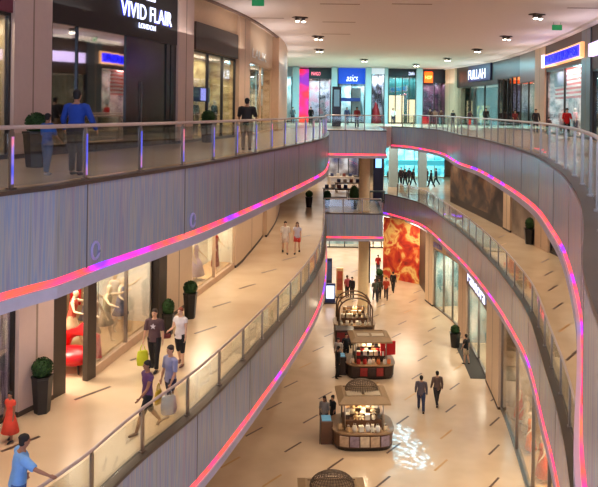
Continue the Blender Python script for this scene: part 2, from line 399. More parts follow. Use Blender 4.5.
M_paleblue = mat('pale_blue_pillar', (176, 206, 212), .4)
for px, py, wd, z0, z1, lab in [(295.5, 118, 7, L3, CEIL, 'pale blue pillar left of the red and black shopfront'), (334, 118, 6, L3, CEIL, 'pale pillar left of the blue sports sign'),
                             (368, 118, 6, L3, CEIL, 'pale pillar right of the blue sports sign'), (386, 118, 3.5, L3, CEIL, 'thin pale pillar left of the teal glass shop'),
                             (419, 118, 6, L3, CEIL, 'pale blue pillar between teal shop and orange sign'),
                             (394, 180, 8.5, L2, L3-1.85, 'pale blue pillar in the middle floor crowd, left one'), (423, 180, 8, L2, L3-1.85, 'pale blue pillar in the middle floor crowd, right one')]:
    Y = 78.5 if z0 == L3 else 70
    s = F/Y; x = (px-299)/s; wv = wd/s/2
    MB().bbox(x-wv, x+wv, Y-wv, Y+wv, z0, z1, .04).build('column', M_paleblue, label=lab, kind='structure')

# ------------------------------------------------------------------ text
def text_on(parent, name, s, a, b, z0, z1, m, lift=.03, shear=0, thick=.03, spacing=1, **kw):
    """text stretched on the vertical plane from plan point a (left edge) to b (right edge), rows z0..z1"""
    cu = bpy.data.curves.new('t', 'FONT'); cu.body = s; cu.extrude = .5; cu.shear = shear; cu.space_character = spacing; cu.resolution_u = 3
    cu.offset = 0
    o = bpy.data.objects.new('t', cu); C.objects.link(o)
    dg = bpy.context.evaluated_depsgraph_get(); me = bpy.data.meshes.new_from_object(o.evaluated_get(dg)); bpy.data.objects.remove(o)
    xs = [v.co.x for v in me.vertices]; ys = [v.co.y for v in me.vertices]
    x0, x1, y0, y1 = min(xs), max(xs), min(ys), max(ys)
    a = Vector(a); b = Vector(b); t = b-a; n_ = Vector((t.y, -t.x)).normalized()
    for v in me.vertices:
        u = (v.co.x-x0)/(x1-x0); h = (v.co.y-y0)/(y1-y0)
        q = a+t*u+n_*(lift+thick*(v.co.z+.5)); v.co = (q.x, q.y, z0+(z1-z0)*h)
    me.name = name; me.materials.clear(); me.materials.append(m)
    ob = bpy.data.objects.new(name, me); C.objects.link(ob); ob.parent = parent
    return tag(ob, **kw)
def quad_on(mb, cv, pa, pb, z0, z1, lo, hi):     # thick panel on a curve between two photo columns
    a, b = cv.dist_px(pa), cv.dist_px(pb); p, n_ = cv.sub(a, b, .5); mb.ribbon(p, z0, z1, n_, lo, hi); return mb

# ------------------------------------------------------------------ shops
def shop(name, lab, cv, pa, pb, z0, zt, zh, header, back, depth=2.2, glass=M_shopglass, mull=2, frame=M_dark, light=60, lcol=(1, .85, .65), sill=.12, door=None, header_off=-.06, seg=None):
    a, b = sorted((cv.dist_px(pa), cv.dist_px(pb)))
    e = empty(name, (0, 0, 0), 0, lab, 'shopfront')
    p, n_ = cv.sub(a, b, .5)
    MB().ribbon(p, zh, zt, n_, header_off, .25).build('header', header, e)
    MB().ribbon(p, z0, zt, n_, depth, depth+.15).build('back_wall', back, e)
    for d in (a, b-.12):
        m = MB(); q, k = cv.sub(d, d+.12, 1); m.ribbon(q, z0, zt, k, .1, depth)
        m.build('side_wall', back, e)
    MB().ribbon(p, zh-.1, zh, n_, .25, depth).build('shop_ceiling', M_ceil, e)
    if glass:
        MB().ribbon(p, z0+sill, zh, n_, .05, .07).build('window_glass', glass, e)
        m = MB(); m.ribbon(p, z0, z0+sill, n_, .0, .14); m.ribbon(p, zh-.08, zh, n_, .0, .12)
        for i in range(mull+1):
            d = a+(b-a-.07)*i/max(1, mull); q, k = cv.sub(d, d+.07, 1); m.ribbon(q, z0, zh, k, .0, .13)
        m.build('window_frame', frame, e)
    if light:
        mid = cv.at((a+b)/2)+cv.nrm((a+b)/2)*(depth*.5); t = cv.nrm((a+b)/2)
        area(mid.x, mid.y, zh-.15, light, min(4, (b-a)*.7), depth*.5, lcol, (0, 0, math.atan2(t.y, t.x)+PI/2))
    return e
M_int_warm = ramp_mat('warm_shop_shelving', [(.35, (120, 90, 60)), (.5, (214, 190, 150)), (.65, (236, 220, 190))], 1.4, axis=(1, 1, 2))
M_int_dark = ramp_mat('dark_shop_shelving', [(.4, (18, 16, 16)), (.6, (60, 46, 40)), (.75, (120, 96, 80))], 1.5)
M_int_white = mat('white_shop_wall', (236, 228, 212), .6)
M_int_cool = ramp_mat('cool_shop_interior', [(.35, (60, 110, 120)), (.5, (150, 190, 196)), (.65, (214, 226, 224))], 1.0, axis=(1, 1, .5))
M_signwhite = mat('lit_white_letter', (240, 240, 255), .5, em=(205, 215, 255), es=1.3)
M_halo = mat('blue_letter_halo', (20, 30, 200), .5, em=(20, 40, 255), es=.25)

# upper left
s = shop('curtained_shop', 'curtained beige shop window at the left edge of the upper gallery', SL3, -60, 10, L3, CEIL, L3+4.0, mat('plum_header', (110, 50, 66), .5), ramp_mat('beige_curtain', [(.4, (150, 128, 100)), (.6, (196, 178, 140))], 6, axis=(2, 2, .05)), depth=1.0, light=40)
def span(cv, pa, pb, off=0):
    a, b = cv.dist_px(pa), cv.dist_px(pb); p, q = cv.at(a)-cv.nrm(a)*off, cv.at(b)-cv.nrm(b)*off; return p, q
s = shop('black_fashion_shop', 'black shopfront with lit white letters VIVID FLAIR LONDON', SL3, 48, 175, L3, CEIL, HB, mat('near_black_header', (26, 22, 21), .5), M_int_dark, depth=2.4, glass=None, light=60)
g = MB(); quad_on(g, SL3, 50, 127, L3+.3, HB, .02, .05); g.build('window_glass', M_mirrorglass, s)
for a_, b_ in [(48, 51), (76, 77), (125, 137), (170, 175)]: g = MB(); quad_on(g, SL3, a_, b_, L3, HB, -.03, .12); g.build('window_frame', M_black, s)
g = MB(); quad_on(g, SL3, 48, 127, L3, L3+.3, -.02, .12); g.build('window_sill', M_black, s)
g = MB(); quad_on(g, SL3, 137, 160, L3+.02, HB, .0, .08); quad_on(g, SL3, 166, 170, L3+.02, HB, .0, .08); dr = g.build('door', M_black, s)
g = MB(); quad_on(g, SL3, 139.5, 140.1, L3+.5, L3+2.4, -.08, -.04); g.build('handle', M_steel, dr)
g = MB(); quad_on(g, SL3, 160, 166, L3+.02, HB, .05, .07); g.build('door_glass', mat('mottled_green_glass', (40, 50, 30), .2, noise=.5, nscale=3), s)
a, b = span(SL3, 117, 168, .06)
pz = lambda px, py, cv: zof(cv.at(cv.dist_px(px)), px, py)
text_on(s, 'sign_letters', 'VIVID FLAIR', a, b, pz(140, 20, SL3), pz(140, 5, SL3), M_signwhite, .04)
text_on(s, 'sign_letter_halo', 'VIVID FLAIR', a, b, pz(140, 20.6, SL3), pz(140, 4.4, SL3), M_halo, .0, thick=.02)  # blue glow around the letters, drawn as slightly taller emissive text
a, b = span(SL3, 135.5, 152, .06)
text_on(s, 'sign_letters_small', 'LONDON', a, b, pz(144, 29.5, SL3), pz(144, 24.5, SL3), M_signwhite, .03)
g = MB(); quad_on(g, SL3, 143, 152, pz(147, 1, SL3), pz(147, 0, SL3)+.05, -.1, -.06); g.build('crown_bar', M_signwhite, s)
s = shop('beige_display_shop', 'beige display window below a plain brown bulkhead, upper left', SL3, 190.5, 235, L3, CEIL, HB, mat('timber_header', (200, 168, 134), .5), ramp_mat('yellow_cream_display', [(.35, (168, 140, 92)), (.6, (232, 216, 160))], 1.2, axis=(1, 1, 2)), depth=1.3, mull=3, light=70)
g = MB(); quad_on(g, SL3, 192, 234.5, HB, HB+1.2, -.16, -.05); g.build('bulkhead', M_brown, s)
g = MB(); quad_on(g, SL3, 191, 212, L3+1.75, L3+2.3+.1, .12, .2); bo = g.build('display_board', mat('charcoal_board', (50, 48, 48), .4), s)
g = MB(); quad_on(g, SL3, 203, 210, L3+1.8, L3+2.35, .09, .12); g.build('screen', mat('lit_screen', (150, 150, 230), .4, em=(150, 150, 240), es=1.0), bo)
s = shop('white_letter_shop', 'shopfront with pale letters between the last two tan columns, upper left', SL3, 246, 271, L3, CEIL, HB+.1, M_cream, M_int_warm, depth=1.6, mull=2, light=80, frame=M_cream)
a, b = span(SL3, 250, 264, .06); text_on(s, 'sign_letters', 'LALIK', a, b, HB+.35, HB+.85, mat('white_letter', (236, 232, 226), .4), .03)

# upper right
s = shop('navy_sign_shop', 'dark shopfront with a lit white sign on a navy board, upper right', SR3, 456, 498, L3, CEIL, HB+.1, M_dark, M_int_dark, depth=2.0, mull=3, light=30)
g = MB(); quad_on(g, SR3, 470, 492, pz(481, 81, SR3), pz(481, 64.5, SR3), -.22, -.06); g.build('sign_board', mat('navy_board', (16, 20, 70), .4), s)
a, b = span(SR3, 470.5, 487.5, .24); text_on(s, 'sign_letters', 'FULLAH', a, b, pz(479, 79, SR3), pz(479, 69.5, SR3), M_signwhite, .02)
g = MB(); quad_on(g, SR3, 466, 477, L3+.3, HB-1.9, 1.2, 1.3); g.build('display_board', ramp_mat('yellow_display', [(.4, (90, 70, 50)), (.55, (200, 180, 90)), (.7, (220, 214, 196))], 1.5, em=.25), s)
s = shop('plain_dark_shop', 'plain dark shopfront with tall bronze fins, upper right', SR3, 498, 520, L3, CEIL, HB+.5, M_dark, M_int_dark, depth=2.0, mull=5, light=20)
s = shop('teal_window_shop', 'shopfront with teal lit window left of the flag shop column', SR3, 520, 536, L3, CEIL, HB-.1, mat('smoke_header', (96, 92, 86), .3), M_int_cool, depth=2.0, mull=2, light=60)
s = shop('flag_shop', 'shopfront with blue lit sign above a striped flag display, upper right', SR3, 546, 583, L3, CEIL, zof(SR3.at(SR3.dist_px(565)), 565, 66.5), mat('umber_header', (84, 62, 54), .5), ramp_mat('busy_display', [(.35, (70, 60, 70)), (.5, (180, 170, 176)), (.65, (226, 220, 220))], 1.8), depth=1.5, mull=2, light=330, lcol=(1, .92, .88))
ga, gb = SR3.dist_px(546.5), SR3.dist_px(581.5)
za = pz(546.5, 68, SR3); zb = pz(546.5, 55.5, SR3)
g = MB(); quad_on(g, SR3, 546, 586, za, zb, -.30, -.06); bd = g.build('sign_board', mat('warm_lit_sign_frame', (220, 170, 120), .5, em=(240, 170, 110), es=.8), s)
g = MB(); quad_on(g, SR3, 549, 584, za+.12, zb-.12, -.34, -.29); g.build('sign_panel', mat('blue_lit_sign', (30, 30, 240), .5, em=(30, 30, 255), es=1.3), bd)
g = MB(); quad_on(g, SR3, 546, 548.6, za, zb, -.36, -.29); g.build('sign_end', mat('white_lit_end', (235, 225, 255), .5, em=(220, 210, 255), es=1.6), bd)
a, b = span(SR3, 549.5, 583, .36)
text_on(bd, 'sign_letters', 'TOMMY HILFIGER', a, b, za+.2, zb-.2, mat('deep_blue_letter', (8, 8, 150), .4, em=(10, 10, 200), es=.5), .01)
# flag display inside
fa, fb = SR3.dist_px(547.5), SR3.dist_px(575)
zt_, zb_ = pz(565, 69, SR3), pz(565, 98, SR3)
fl = MB(); n_st = 13
for i in range(n_st):
    fl.cur = 0 if i % 2 == 0 else 1
    p, n_ = SR3.sub(fa, fb, .6); fl.ribbon(p, zb_+(zt_-zb_)*(n_st-1-i)/n_st, zb_+(zt_-zb_)*(n_st-i)/n_st, n_, .50, .54)
fp = fl.build('flag_display', [mat('flag_red', (214, 48, 48), .7), mat('flag_white', (236, 230, 228), .7)], s)
c0 = max(fa, fb); c1 = c0-(abs(fb-fa))*.42
p, n_ = SR3.sub(c1, c0, .5); MB().ribbon(p, zb_+(zt_-zb_)*6/13, zt_, n_, .45, .49).build('flag_canton', mat('flag_blue', (36, 44, 90), .7), fp)
g = MB()
for i in range(9):
    for j in range(6 if i % 2 == 0 else 5):
        d = c0-(c0-c1)*((j+.5+(0 if i % 2 == 0 else .5))/6.1); q = SR3.at(d)+SR3.nrm(d)*.44; z = zt_-(zt_-zb_)*7/13*(i+.7)/9.4
        t = Vector((-SR3.nrm(d).y, SR3.nrm(d).x)); pts = []
        for k in range(10):
            r = .085 if k % 2 == 0 else .035; an = PI/2+k*PI/5; pts.append((q.x+t.x*r*math.cos(an), q.y+t.y*r*math.cos(an), z+r*math.sin(an)))
        g.add(pts, [tuple(range(10))])
g.build('flag_stars', MC['flag_white'], fp)
for k in (.2, .5, .8):
    d = fa+(fb-fa)*k; q = SR3.at(d)+SR3.nrm(d)*.14; t = SR3.at(d)+SR3.nrm(d)*.5
    o = area(q.x, q.y, zt_-.02, 45, 1.2, .12, (1, .93, .9)); v = Vector((t.x, t.y, zt_-1.3))-Vector(o.location); o.rotation_euler = v.to_track_quat('-Z', 'Y').to_euler()  # lamps added behind the glass to brighten the flag
s = shop('edge_shop', 'dark shopfront with a pale lit sign at the right edge', SR3, 592, 640, L3, CEIL, HB-.2, M_brown, M_int_dark, depth=1.5, mull=2, light=60)
g = MB(); quad_on(g, SR3, 593.5, 620, pz(596, 56, SR3), pz(596, 43, SR3), -.3, -.06); g.build('sign_board', mat('pale_violet_sign', (210, 190, 240), .5, em=(210, 190, 240), es=1.2), s)

# far wall of the upper floor (y = 80)
YF = 80.0; sF = F/YF
def fx(px, Y=YF): return (px-299)*Y/F
def fz(px, py, Y=YF): return zof((0, Y), px, py)
def far_shop(name, lab, pa, pb, z0, zt, zh, header, back, depth=2.2, Y=YF, light=90, lcol=(.9, .95, 1), mull=2, frame=M_dark, glass=M_shopglass):
    e = empty(name, (0, 0, 0), 0, lab, 'shopfront'); x0, x1 = fx(pa, Y), fx(pb, Y)
    MB().box(x0, x1, Y-.05, Y+.3, zh, zt).build('header', header, e)
    MB().box(x0, x1, Y+depth, Y+depth+.15, z0, zt).build('back_wall', back, e)
    MB().box(x0, x0+.1, Y, Y+depth, z0, zt).build('side_wall', back, e); MB().box(x1-.1, x1, Y, Y+depth, z0, zt).build('side_wall', back, e)
    MB().box(x0, x1, Y+.1, Y+.13, z0+.1, zh).build('window_glass', glass, e)
    m = MB(); m.box(x0, x1, Y, Y+.12, z0, z0+.12)
    for i in range(mull+1): xx = x0+(x1-x0-.1)*i/mull; m.box(xx, xx+.1, Y-.02, Y+.15, z0, zh)
    m.build('window_frame', frame, e)
    if light: area((x0+x1)/2, Y+depth*.5, zh-.1, light, (x1-x0)*.8, depth*.6, lcol)
    return e
zF = lambda py: fz(360, py)
e = far_shop('glazed_shop', 'pale glazed shopfront at far left of the upper back wall', 281, 292, L3, CEIL, L3+5.2, M_paleblue, M_int_cool, light=120)
e = far_shop('red_pillar_shop', 'dark shopfront with posters right of the red and purple panel', 308, 331, L3, CEIL, zF(79), mat('teal_black_header', (30, 44, 48), .4), ramp_mat('poster_collage', [(.35, (40, 50, 60)), (.5, (150, 160, 168)), (.65, (180, 120, 130))], 1.1), light=140)
text_on(e, 'sign_letters', 'MANGO', (fx(311), YF-.06), (fx(320), YF-.06), zF(76), zF(72.5), mat('pink_letter', (250, 130, 150), .5, em=(255, 120, 140), es=1.5), .02)
MB().box(fx(299), fx(308.5), YF-.4, YF-.1, L3, CEIL-.2).build('lit_panel', ramp_mat('red_purple_lightbox', [(.38, (120, 30, 150)), (.5, (226, 30, 60)), (.62, (240, 70, 40))], .35, em=1.0), label='tall glowing red and purple panel on the upper back wall', cat='light box')
e = far_shop('sports_shop', 'shopfront with a large blue sign reading asics', 338, 365, L3, CEIL, zF(84), mat('royal_blue_sign', (18, 70, 190), .4, em=(18, 70, 190), es=.55), M_int_cool, light=160)
text_on(e, 'sign_letters', 'asics', (fx(346), YF-.06), (fx(357.5), YF-.06), zF(81.5), zF(75), M_signwhite, .02, shear=.3)
g = MB(); g.box(fx(351), fx(361), YF+.5, YF+.6, L3+.6, zF(88)); g.build('display_board', mat('grey_display', (150, 160, 160), .6), e)
g = MB(); g.box(fx(338), fx(360), YF-.1, YF-.02, zF(101.5), zF(98)); g.build('blue_banner', mat('navy_banner', (40, 60, 140), .5), e)
e = far_shop('monochrome_shop', 'black and white shopfront with a red display, upper back wall', 371, 384.5, L3, CEIL, zF(74), mat('white_header', (220, 226, 230), .5, em=(220, 230, 240), es=.4), ramp_mat('black_white_blocks', [(.42, (24, 26, 34)), (.5, (130, 140, 160)), (.6, (236, 236, 240))], .8), light=110)
g = MB(); g.tube([(fx(376), YF-.5, L3), (fx(375.5), YF-.5, L3+1.5), (fx(375.2), YF-.5, L3+2.4)], [.6, .35, .06], 4); g.build('red_cone_display', mat('red_cone', (180, 30, 40), .5), e)
e = far_shop('teal_glass_shop', 'wide teal glazed shopfront with a black sign band', 388, 416, L3, CEIL, zF(76), mat('black_teal_band', (20, 34, 42), .3), ramp_mat('teal_glass', [(.35, (20, 84, 88)), (.65, (56, 130, 130))], .8, rough=.2, axis=(3, 1, .4)), depth=1.2, light=110, mull=4)
text_on(e, 'sign_letters', 'ZARA', (fx(408), YF-.06), (fx(414), YF-.06), zF(74.5), zF(71.5), M_signwhite, .02)
g = MB(); g.box(fx(389), fx(404), YF+.3, YF+.5, L3+.1, zF(95)); g.build('lit_display', mat('cream_lightbox', (250, 226, 180), .5, em=(250, 226, 180), es=.9), e)
g = MB(); g.box(fx(408), fx(416), YF+.3, YF+.5, L3+.1, zF(99)); g.build('lit_display', MC['cream_lightbox'], e)
e = far_shop('orange_sign_shop', 'dark maroon shopfront with a glowing orange square sign', 422, 446, L3, CEIL, zF(82), mat('maroon_black', (40, 32, 40), .4), ramp_mat('purple_display', [(.4, (40, 30, 50)), (.6, (110, 60, 90)), (.72, (180, 150, 160))], 1.2), light=70)
g = MB(); g.bbox(fx(423.5), fx(432), YF-.35, YF-.08, zF(82), zF(71), .08); o = g.build('sign_box', mat('orange_lightbox', (255, 96, 20), .5, em=(255, 84, 14), es=1.8), e)
text_on(o, 'sign_letters', 'HOP', (fx(424.5), YF-.36), (fx(431), YF-.36), zF(78.5), zF(75), mat('yellow_letter', (255, 214, 120), .5, em=(255, 200, 100), es=2), .02)
# totem and white figures
def totem(px, wpx, py0, py1, Y, m, lab, scr, z):
    x0, x1 = fx(px-wpx/2, Y), fx(px+wpx/2, Y); zt = fz(px, py0, Y)
    e = empty('information_totem', ((x0+x1)/2, Y, z), 0, lab, 'totem'); hw = (x1-x0)/2
    MB().bbox(-hw, hw, -.15, .15, 0, zt-z, .03).build('body', m, e)
    MB().box(-hw*.6, hw*.6, -.17, -.14, (zt-z)*.5, (zt-z)*.92).build('screen', scr, e)
totem(336.5, 9, 86.5, 118, 62, M_black, 'tall black information totem on the upper floor near the bridge', mat('blue_grey_screen', (110, 150, 170), .4, em=(110, 150, 170), es=.4), L3)
totem(379, 10, 136, 185, 60, mat('navy_body', (20, 24, 60), .4), 'navy totem with a bright blue screen behind the middle bridge', mat('bright_blue_screen', (130, 190, 255), .4, em=(130, 190, 255), es=1.5), L2)
totem(369, 6, 240, 300, 60, M_dark, 'slim dark totem beyond the ground floor column', M_black, 0)

# middle floor, left side
zc2 = L3-1.85
s = shop('sequin_shop', 'shop window with grey lilac sequin curtain at the left edge, middle floor', SL2, -60, 15, L2, zc2, zc2-.3, M_cream, ramp_mat('sequin_curtain', [(.35, (70, 56, 74)), (.6, (170, 150, 170))], 8, axis=(3, 3, .2)), depth=.6, mull=2, light=40)
s = shop('fashion_shop', 'shop with a dark framed doorway and a big window of mannequins, middle floor left', SL2, 50, 154, L2, zc2, zc2-.3, M_dark, M_int_white, depth=4.5, glass=None, light=0)
g = MB(); quad_on(g, SL2, 50, 63, L2, zc2-.5, -.12, .1); g.build('door_jamb', mat('bronze_jamb', (66, 54, 46), .4), s)
g = MB(); quad_on(g, SL2, 85.5, 94, L2, zc2-.5, -.08, .08); g.build('door_jamb', MC['bronze_jamb'], s)
g = MB(); quad_on(g, SL2, 50, 94, zc2-.9, zc2-.3, -.12, .1); g.build('door_head', MC['bronze_jamb'], s)
g = MB(); quad_on(g, SL2, 95, 153, L2+.25, zc2-.3, .05, .07); g.build('window_glass', M_shopglass, s)
g = MB(); quad_on(g, SL2, 95, 153, L2, L2+.25, -.02, .14); g.build('window_sill', M_tan, s)
g = MB(); quad_on(g, SL2, 127, 128, L2+.25, zc2-.3, 0, .1); g.build('mullion', M_steel, s)
g = MB(); quad_on(g, SL2, 103, 153, L2+.3, zc2-.3, 2.1, 2.2); g.build('display_backdrop', ramp_mat('tan_blue_backdrop', [(.38, (120, 92, 64)), (.52, (178, 146, 106)), (.66, (96, 104, 140))], .6), s)
for px_, of_, e_ in ((72, 2.2, 170), (108, 1.0, 50), (128, 1.0, 50), (146, 1.0, 45)):
    q = SL2.at(SL2.dist_px(px_))+SL2.nrm(SL2.dist_px(px_))*of_; area(q.x, q.y, zc2-.45, e_, 1.6, 1.0, (1, .88, .7))
s = shop('lilac_dress_shop', 'lit window with lilac and red dresses, middle floor left', SL2, 191, 235, L2, zc2, zc2-.3, M_cream, mat('bright_white_backdrop', (248, 240, 220), .6), depth=1.3, mull=2, light=200, sill=.25, frame=M_tan)
# middle floor, right side
s = empty('dark_mural', label='long dark sepia mural on the middle gallery wall at right', cat='mural')
g = MB(); quad_on(g, SR2, 504.2, 451, L2+.5, zc2, -.06, .02); g.build('mural_panel', ramp_mat('sepia_mural', [(.36, (60, 50, 46)), (.48, (92, 76, 66)), (.58, (138, 106, 80)), (.7, (84, 76, 74))], .5, axis=(1, 1, 1.4), detail=5, distort=.4), s)
g = MB(); quad_on(g, SR2, 504.2, 451, L2, L2+.5, -.04, .02); g.build('kick_panel', M_brown, s)
s = empty('grey_poster', label='grey faded poster wall between two piers, middle gallery right', cat='poster')
g = MB(); quad_on(g, SR2, 536, 513, L2, zc2, -.03, .02); g.build('poster_panel', ramp_mat('grey_mural', [(.4, (120, 104, 92)), (.6, (168, 150, 132)), (.7, (150, 90, 80))], .5, detail=3), s)
s = shop('dim_shop', 'dim shop window right of the clipped bush, middle gallery right', SR2, 580, 550, L2, zc2, zc2-.3, M_dark, M_int_dark, depth=1.5, mull=3, light=40)
MB().ribbon(*SR2.sub(0, SR2.dist_px(580), .6), L2, zc2) if False else None
def wall_run(name, cv, da, db, z0, z1, m):
    p, n_ = cv.sub(da, db, .6); MB().ribbon(p, z0, z1, n_, .02, .2).build(name, m, kind='structure')
wall_run('wall_middle_right', SR2, 0, SR2.dist_px(580), L2, zc2, M_cream)
wall_run('wall_middle_far_left', SL2, SL2.dist_px(276), SL2.len, L2, zc2, M_cream)
wall_run('wall_middle_near_left', SL2, 0, SL2.dist_px(-60), L2, zc2, M_cream)
wall_run('wall_upper_near_left', SL3, 0, SL3.dist_px(-60), L3, CEIL, M_cream)
wall_run('wall_upper_near_right', SR3, 0, SR3.dist_px(640), L3, CEIL, M_cream)
wall_run('wall_ground_left', SL1, 0, SL1.len, 0, L2-1.85, M_cream)
# ceiling edge band along the upper left
p, n_ = SL3.sub(0, SL3.len, .6); MB().ribbon(p, CEIL-.10, CEIL, n_, -.45, -.3).build('trim_ceiling_left', mat('brown_ceiling_band', (120, 96, 84), .7), kind='structure')
p, n_ = SR3.sub(0, SR3.len, .6); MB().ribbon(p, CEIL-.14, CEIL, n_, -.5, -.1).build('trim_ceiling_right', M_ceil, kind='structure')

# ground floor, right side
zc1 = L2-1.85
MB().ribbon([Vector((7.6, 62)), Vector((10.4, 59.5))], 0, zc1, [Vector((.6, .8))]*2, 0, .2).build('wall_graphic', ramp_mat('red_gold_burst', [(.34, (110, 26, 20)), (.44, (186, 44, 30)), (.5, (206, 90, 40)), (.58, (232, 200, 120)), (.66, (190, 60, 40))], .8, detail=5, distort=.6, em=0), label='large red and gold wall graphic on the ground floor', cat='wall graphic')
MB().box(10.4, 10.7, 54.6, 60, 0, zc1).build('wall_ground_recess', M_brown, kind='structure')
s = shop('glass_entry_shop', 'pale glazed ground floor shop left of the tan pier', SR1, 460, 434, 0, zc1, zc1-.9, M_cream, M_int_cool, depth=1.8, mull=3, light=200, frame=M_steel)
a, b = SR1.dist_px(436), SR1.dist_px(446)
text_on(s, 'sign_letters', 'SEPHORA', SR1.at(SR1.dist_px(434.5))-SR1.nrm(a)*.08, SR1.at(SR1.dist_px(443))-SR1.nrm(b)*.08, zc1-.75, zc1-.35, mat('lilac_letter', (150, 140, 200), .5), .02)
text_on(s, 'sign_letters', 'PARFUM', SR1.at(SR1.dist_px(448))-SR1.nrm(a)*.08, SR1.at(SR1.dist_px(457))-SR1.nrm(b)*.08, zc1-.75, zc1-.35, MC['lilac_letter'], .02)
s = shop('dark_sign_shop', 'ground floor shopfront below the slanting dark sign with white script', SR1, 488.5, 468, 0, zc1, zc1-1.5, mat('slate_sign', (64, 66, 72), .4), M_int_cool, depth=1.8, mull=2, light=200, frame=M_steel, header_off=-.1)
text_on(s, 'sign_letters', 'Pandora', SR1.at(SR1.dist_px(469.5))-SR1.nrm(a)*.12, SR1.at(SR1.dist_px(487))-SR1.nrm(b)*.12, zc1-1.25, zc1-.5, M_signwhite, .02)
g = MB(); quad_on(g, SR1, 487.5, 469, .005, .02, -.9, .0); g.build('door_mat', mat('charcoal_mat', (70, 66, 62), .9), label='long charcoal mat along the ground floor shopfront', cat='mat')
s = shop('red_dress_shop', 'ground floor window with mannequins in red, nearest at bottom right', SR1, 640, 501, 0, zc1, zc1-.5, M_cream, ramp_mat('cream_backdrop', [(.4, (190, 160, 120)), (.6, (240, 226, 196))], .8), depth=2.0, mull=4, light=300, frame=M_steel)

# back zone, middle and ground floors
e = far_shop('cyan_shop', 'bright cyan lit shopfront behind the middle floor crowd', 384, 446, L2, zc2, fz(410, 148, 80), M_paleblue, ramp_mat('aqua_interior', [(.35, (60, 150, 170)), (.6, (150, 216, 224))], .7, axis=(1, 1, 2)), light=500, lcol=(.55, .95, 1), mull=6, frame=M_steel)
MB().box(fx(386), fx(444), 79.5, 79.95, fz(410, 165, 80), fz(410, 160, 80)).build('blue_band', mat('aqua_band', (70, 190, 210), .5, em=(70, 190, 210), es=.5), e)
e = far_shop('navy_furniture_shop', 'dim shopfront with navy posters behind the middle bridge', 318, 360, L2, zc2, fz(330, 150, 80), M_brown, ramp_mat('navy_white_display', [(.4, (24, 30, 80)), (.52, (140, 130, 130)), (.62, (214, 210, 214))], .5), light=120, mull=4)
e = far_shop('ground_back_shop', 'white lit shopfront at the back of the ground floor', 366, 392, 0, zc1, zc1-1.2, mat('blue_white_header', (130, 190, 226), .5, em=(130, 190, 226), es=.6), M_int_white, Y=75, light=200, mull=3)
e = far_shop('ground_back_shop', 'dark toned shopfront at the back left of the ground floor', 300, 362, 0, zc1, zc1-1.5, M_cream, M_int_cool, Y=75, light=150, mull=4)

# ------------------------------------------------------------------ ceiling fixtures of the upper floor
def fixture(px, py, i, lab):
    p = P(px, py, CEIL)
    e = empty('ceiling_spotlight', (p.x, p.y, CEIL), .5, lab, 'ceiling light', 'twin spotlights in the upper ceiling')
    MB().bbox(-.38, .38, -.22, .22, -.05, .0, .03).build('housing', mat('dark_recess', (70, 52, 44), .6), e)
    for sx in (-.18, .18):
        k = MB().tube([(sx, 0, -.02), (sx, -.03, -.14), (sx, -.05, -.24)], [.09, .11, .13], 12).build('lamp_head', M_steel, e)
        MB().ball((sx, -.055, -.235), .115, .115, .05, 12, 6).build('bulb', M_lamp, k)
    spot(p.x, p.y-.1, CEIL-.35, 420, size=120, col=(1, .84, .68))
for i, (px, py, lab) in enumerate([(300, 17, 'nearest twin spotlight in the left half of the ceiling'), (318, 36, 'second twin spotlight of the left ceiling row'), (319, 49, 'third twin spotlight of the left ceiling row'),
        (284, 62, 'faint far twin spotlight above the last left column'), (364, 59, 'twin spotlight above the blue sports sign'), (416, 64, 'twin spotlight before the teal glass shop'), (447, 58, 'twin spotlight above the far right tan column'),
        (477, 49, 'twin spotlight above the navy sign shop'), (506, 36, 'second nearest twin spotlight of the right ceiling row'), (537, 14, 'nearest twin spotlight of the right ceiling row')]):
    fixture(px, py, i, lab)
def slot(px, py, lab):
    p = P(px, py, CEIL); e = MB().box(-.9, .9, -.07, .07, -.012, 0).build('air_slot', mat('slot_shadow', (140, 112, 98), .8), label=lab, cat='ceiling vent', group='slim air slots in the ceiling'); e.location = p
for px, py, lab in [(340, 4, 'slim air slot nearest the top of the ceiling'), (339, 22, 'slim air slot second from the top, ceiling centre'), (336, 34, 'slim air slot third from the top, ceiling centre'), (412, 4, 'slim air slot at the top right of centre'), (267, 18, 'slim air slot left of the nearest left spotlight'), (587, 8, 'slim air slot at the ceiling right edge')]: slot(px, py, lab)
for px, py, lab in [(258, 2, 'green exit sign hanging at the top left of the ceiling'), (557, 27, 'green exit sign hanging above the flag shop')]:
    p = P(px, py, CEIL-.25); e = empty('exit_sign', (p.x, p.y, CEIL), 0, lab, 'exit sign')
    MB().box(-.26, .26, -.03, .03, -.42, -.14).build('sign_box', mat('exit_green', (20, 110, 60), .5, em=(16, 110, 60), es=.5), e)
    m = MB(); m.box(-.2, -.18, -.01, .01, -.14, 0); m.box(.18, .2, -.01, .01, -.14, 0); m.build('hanger', M_steel, e)

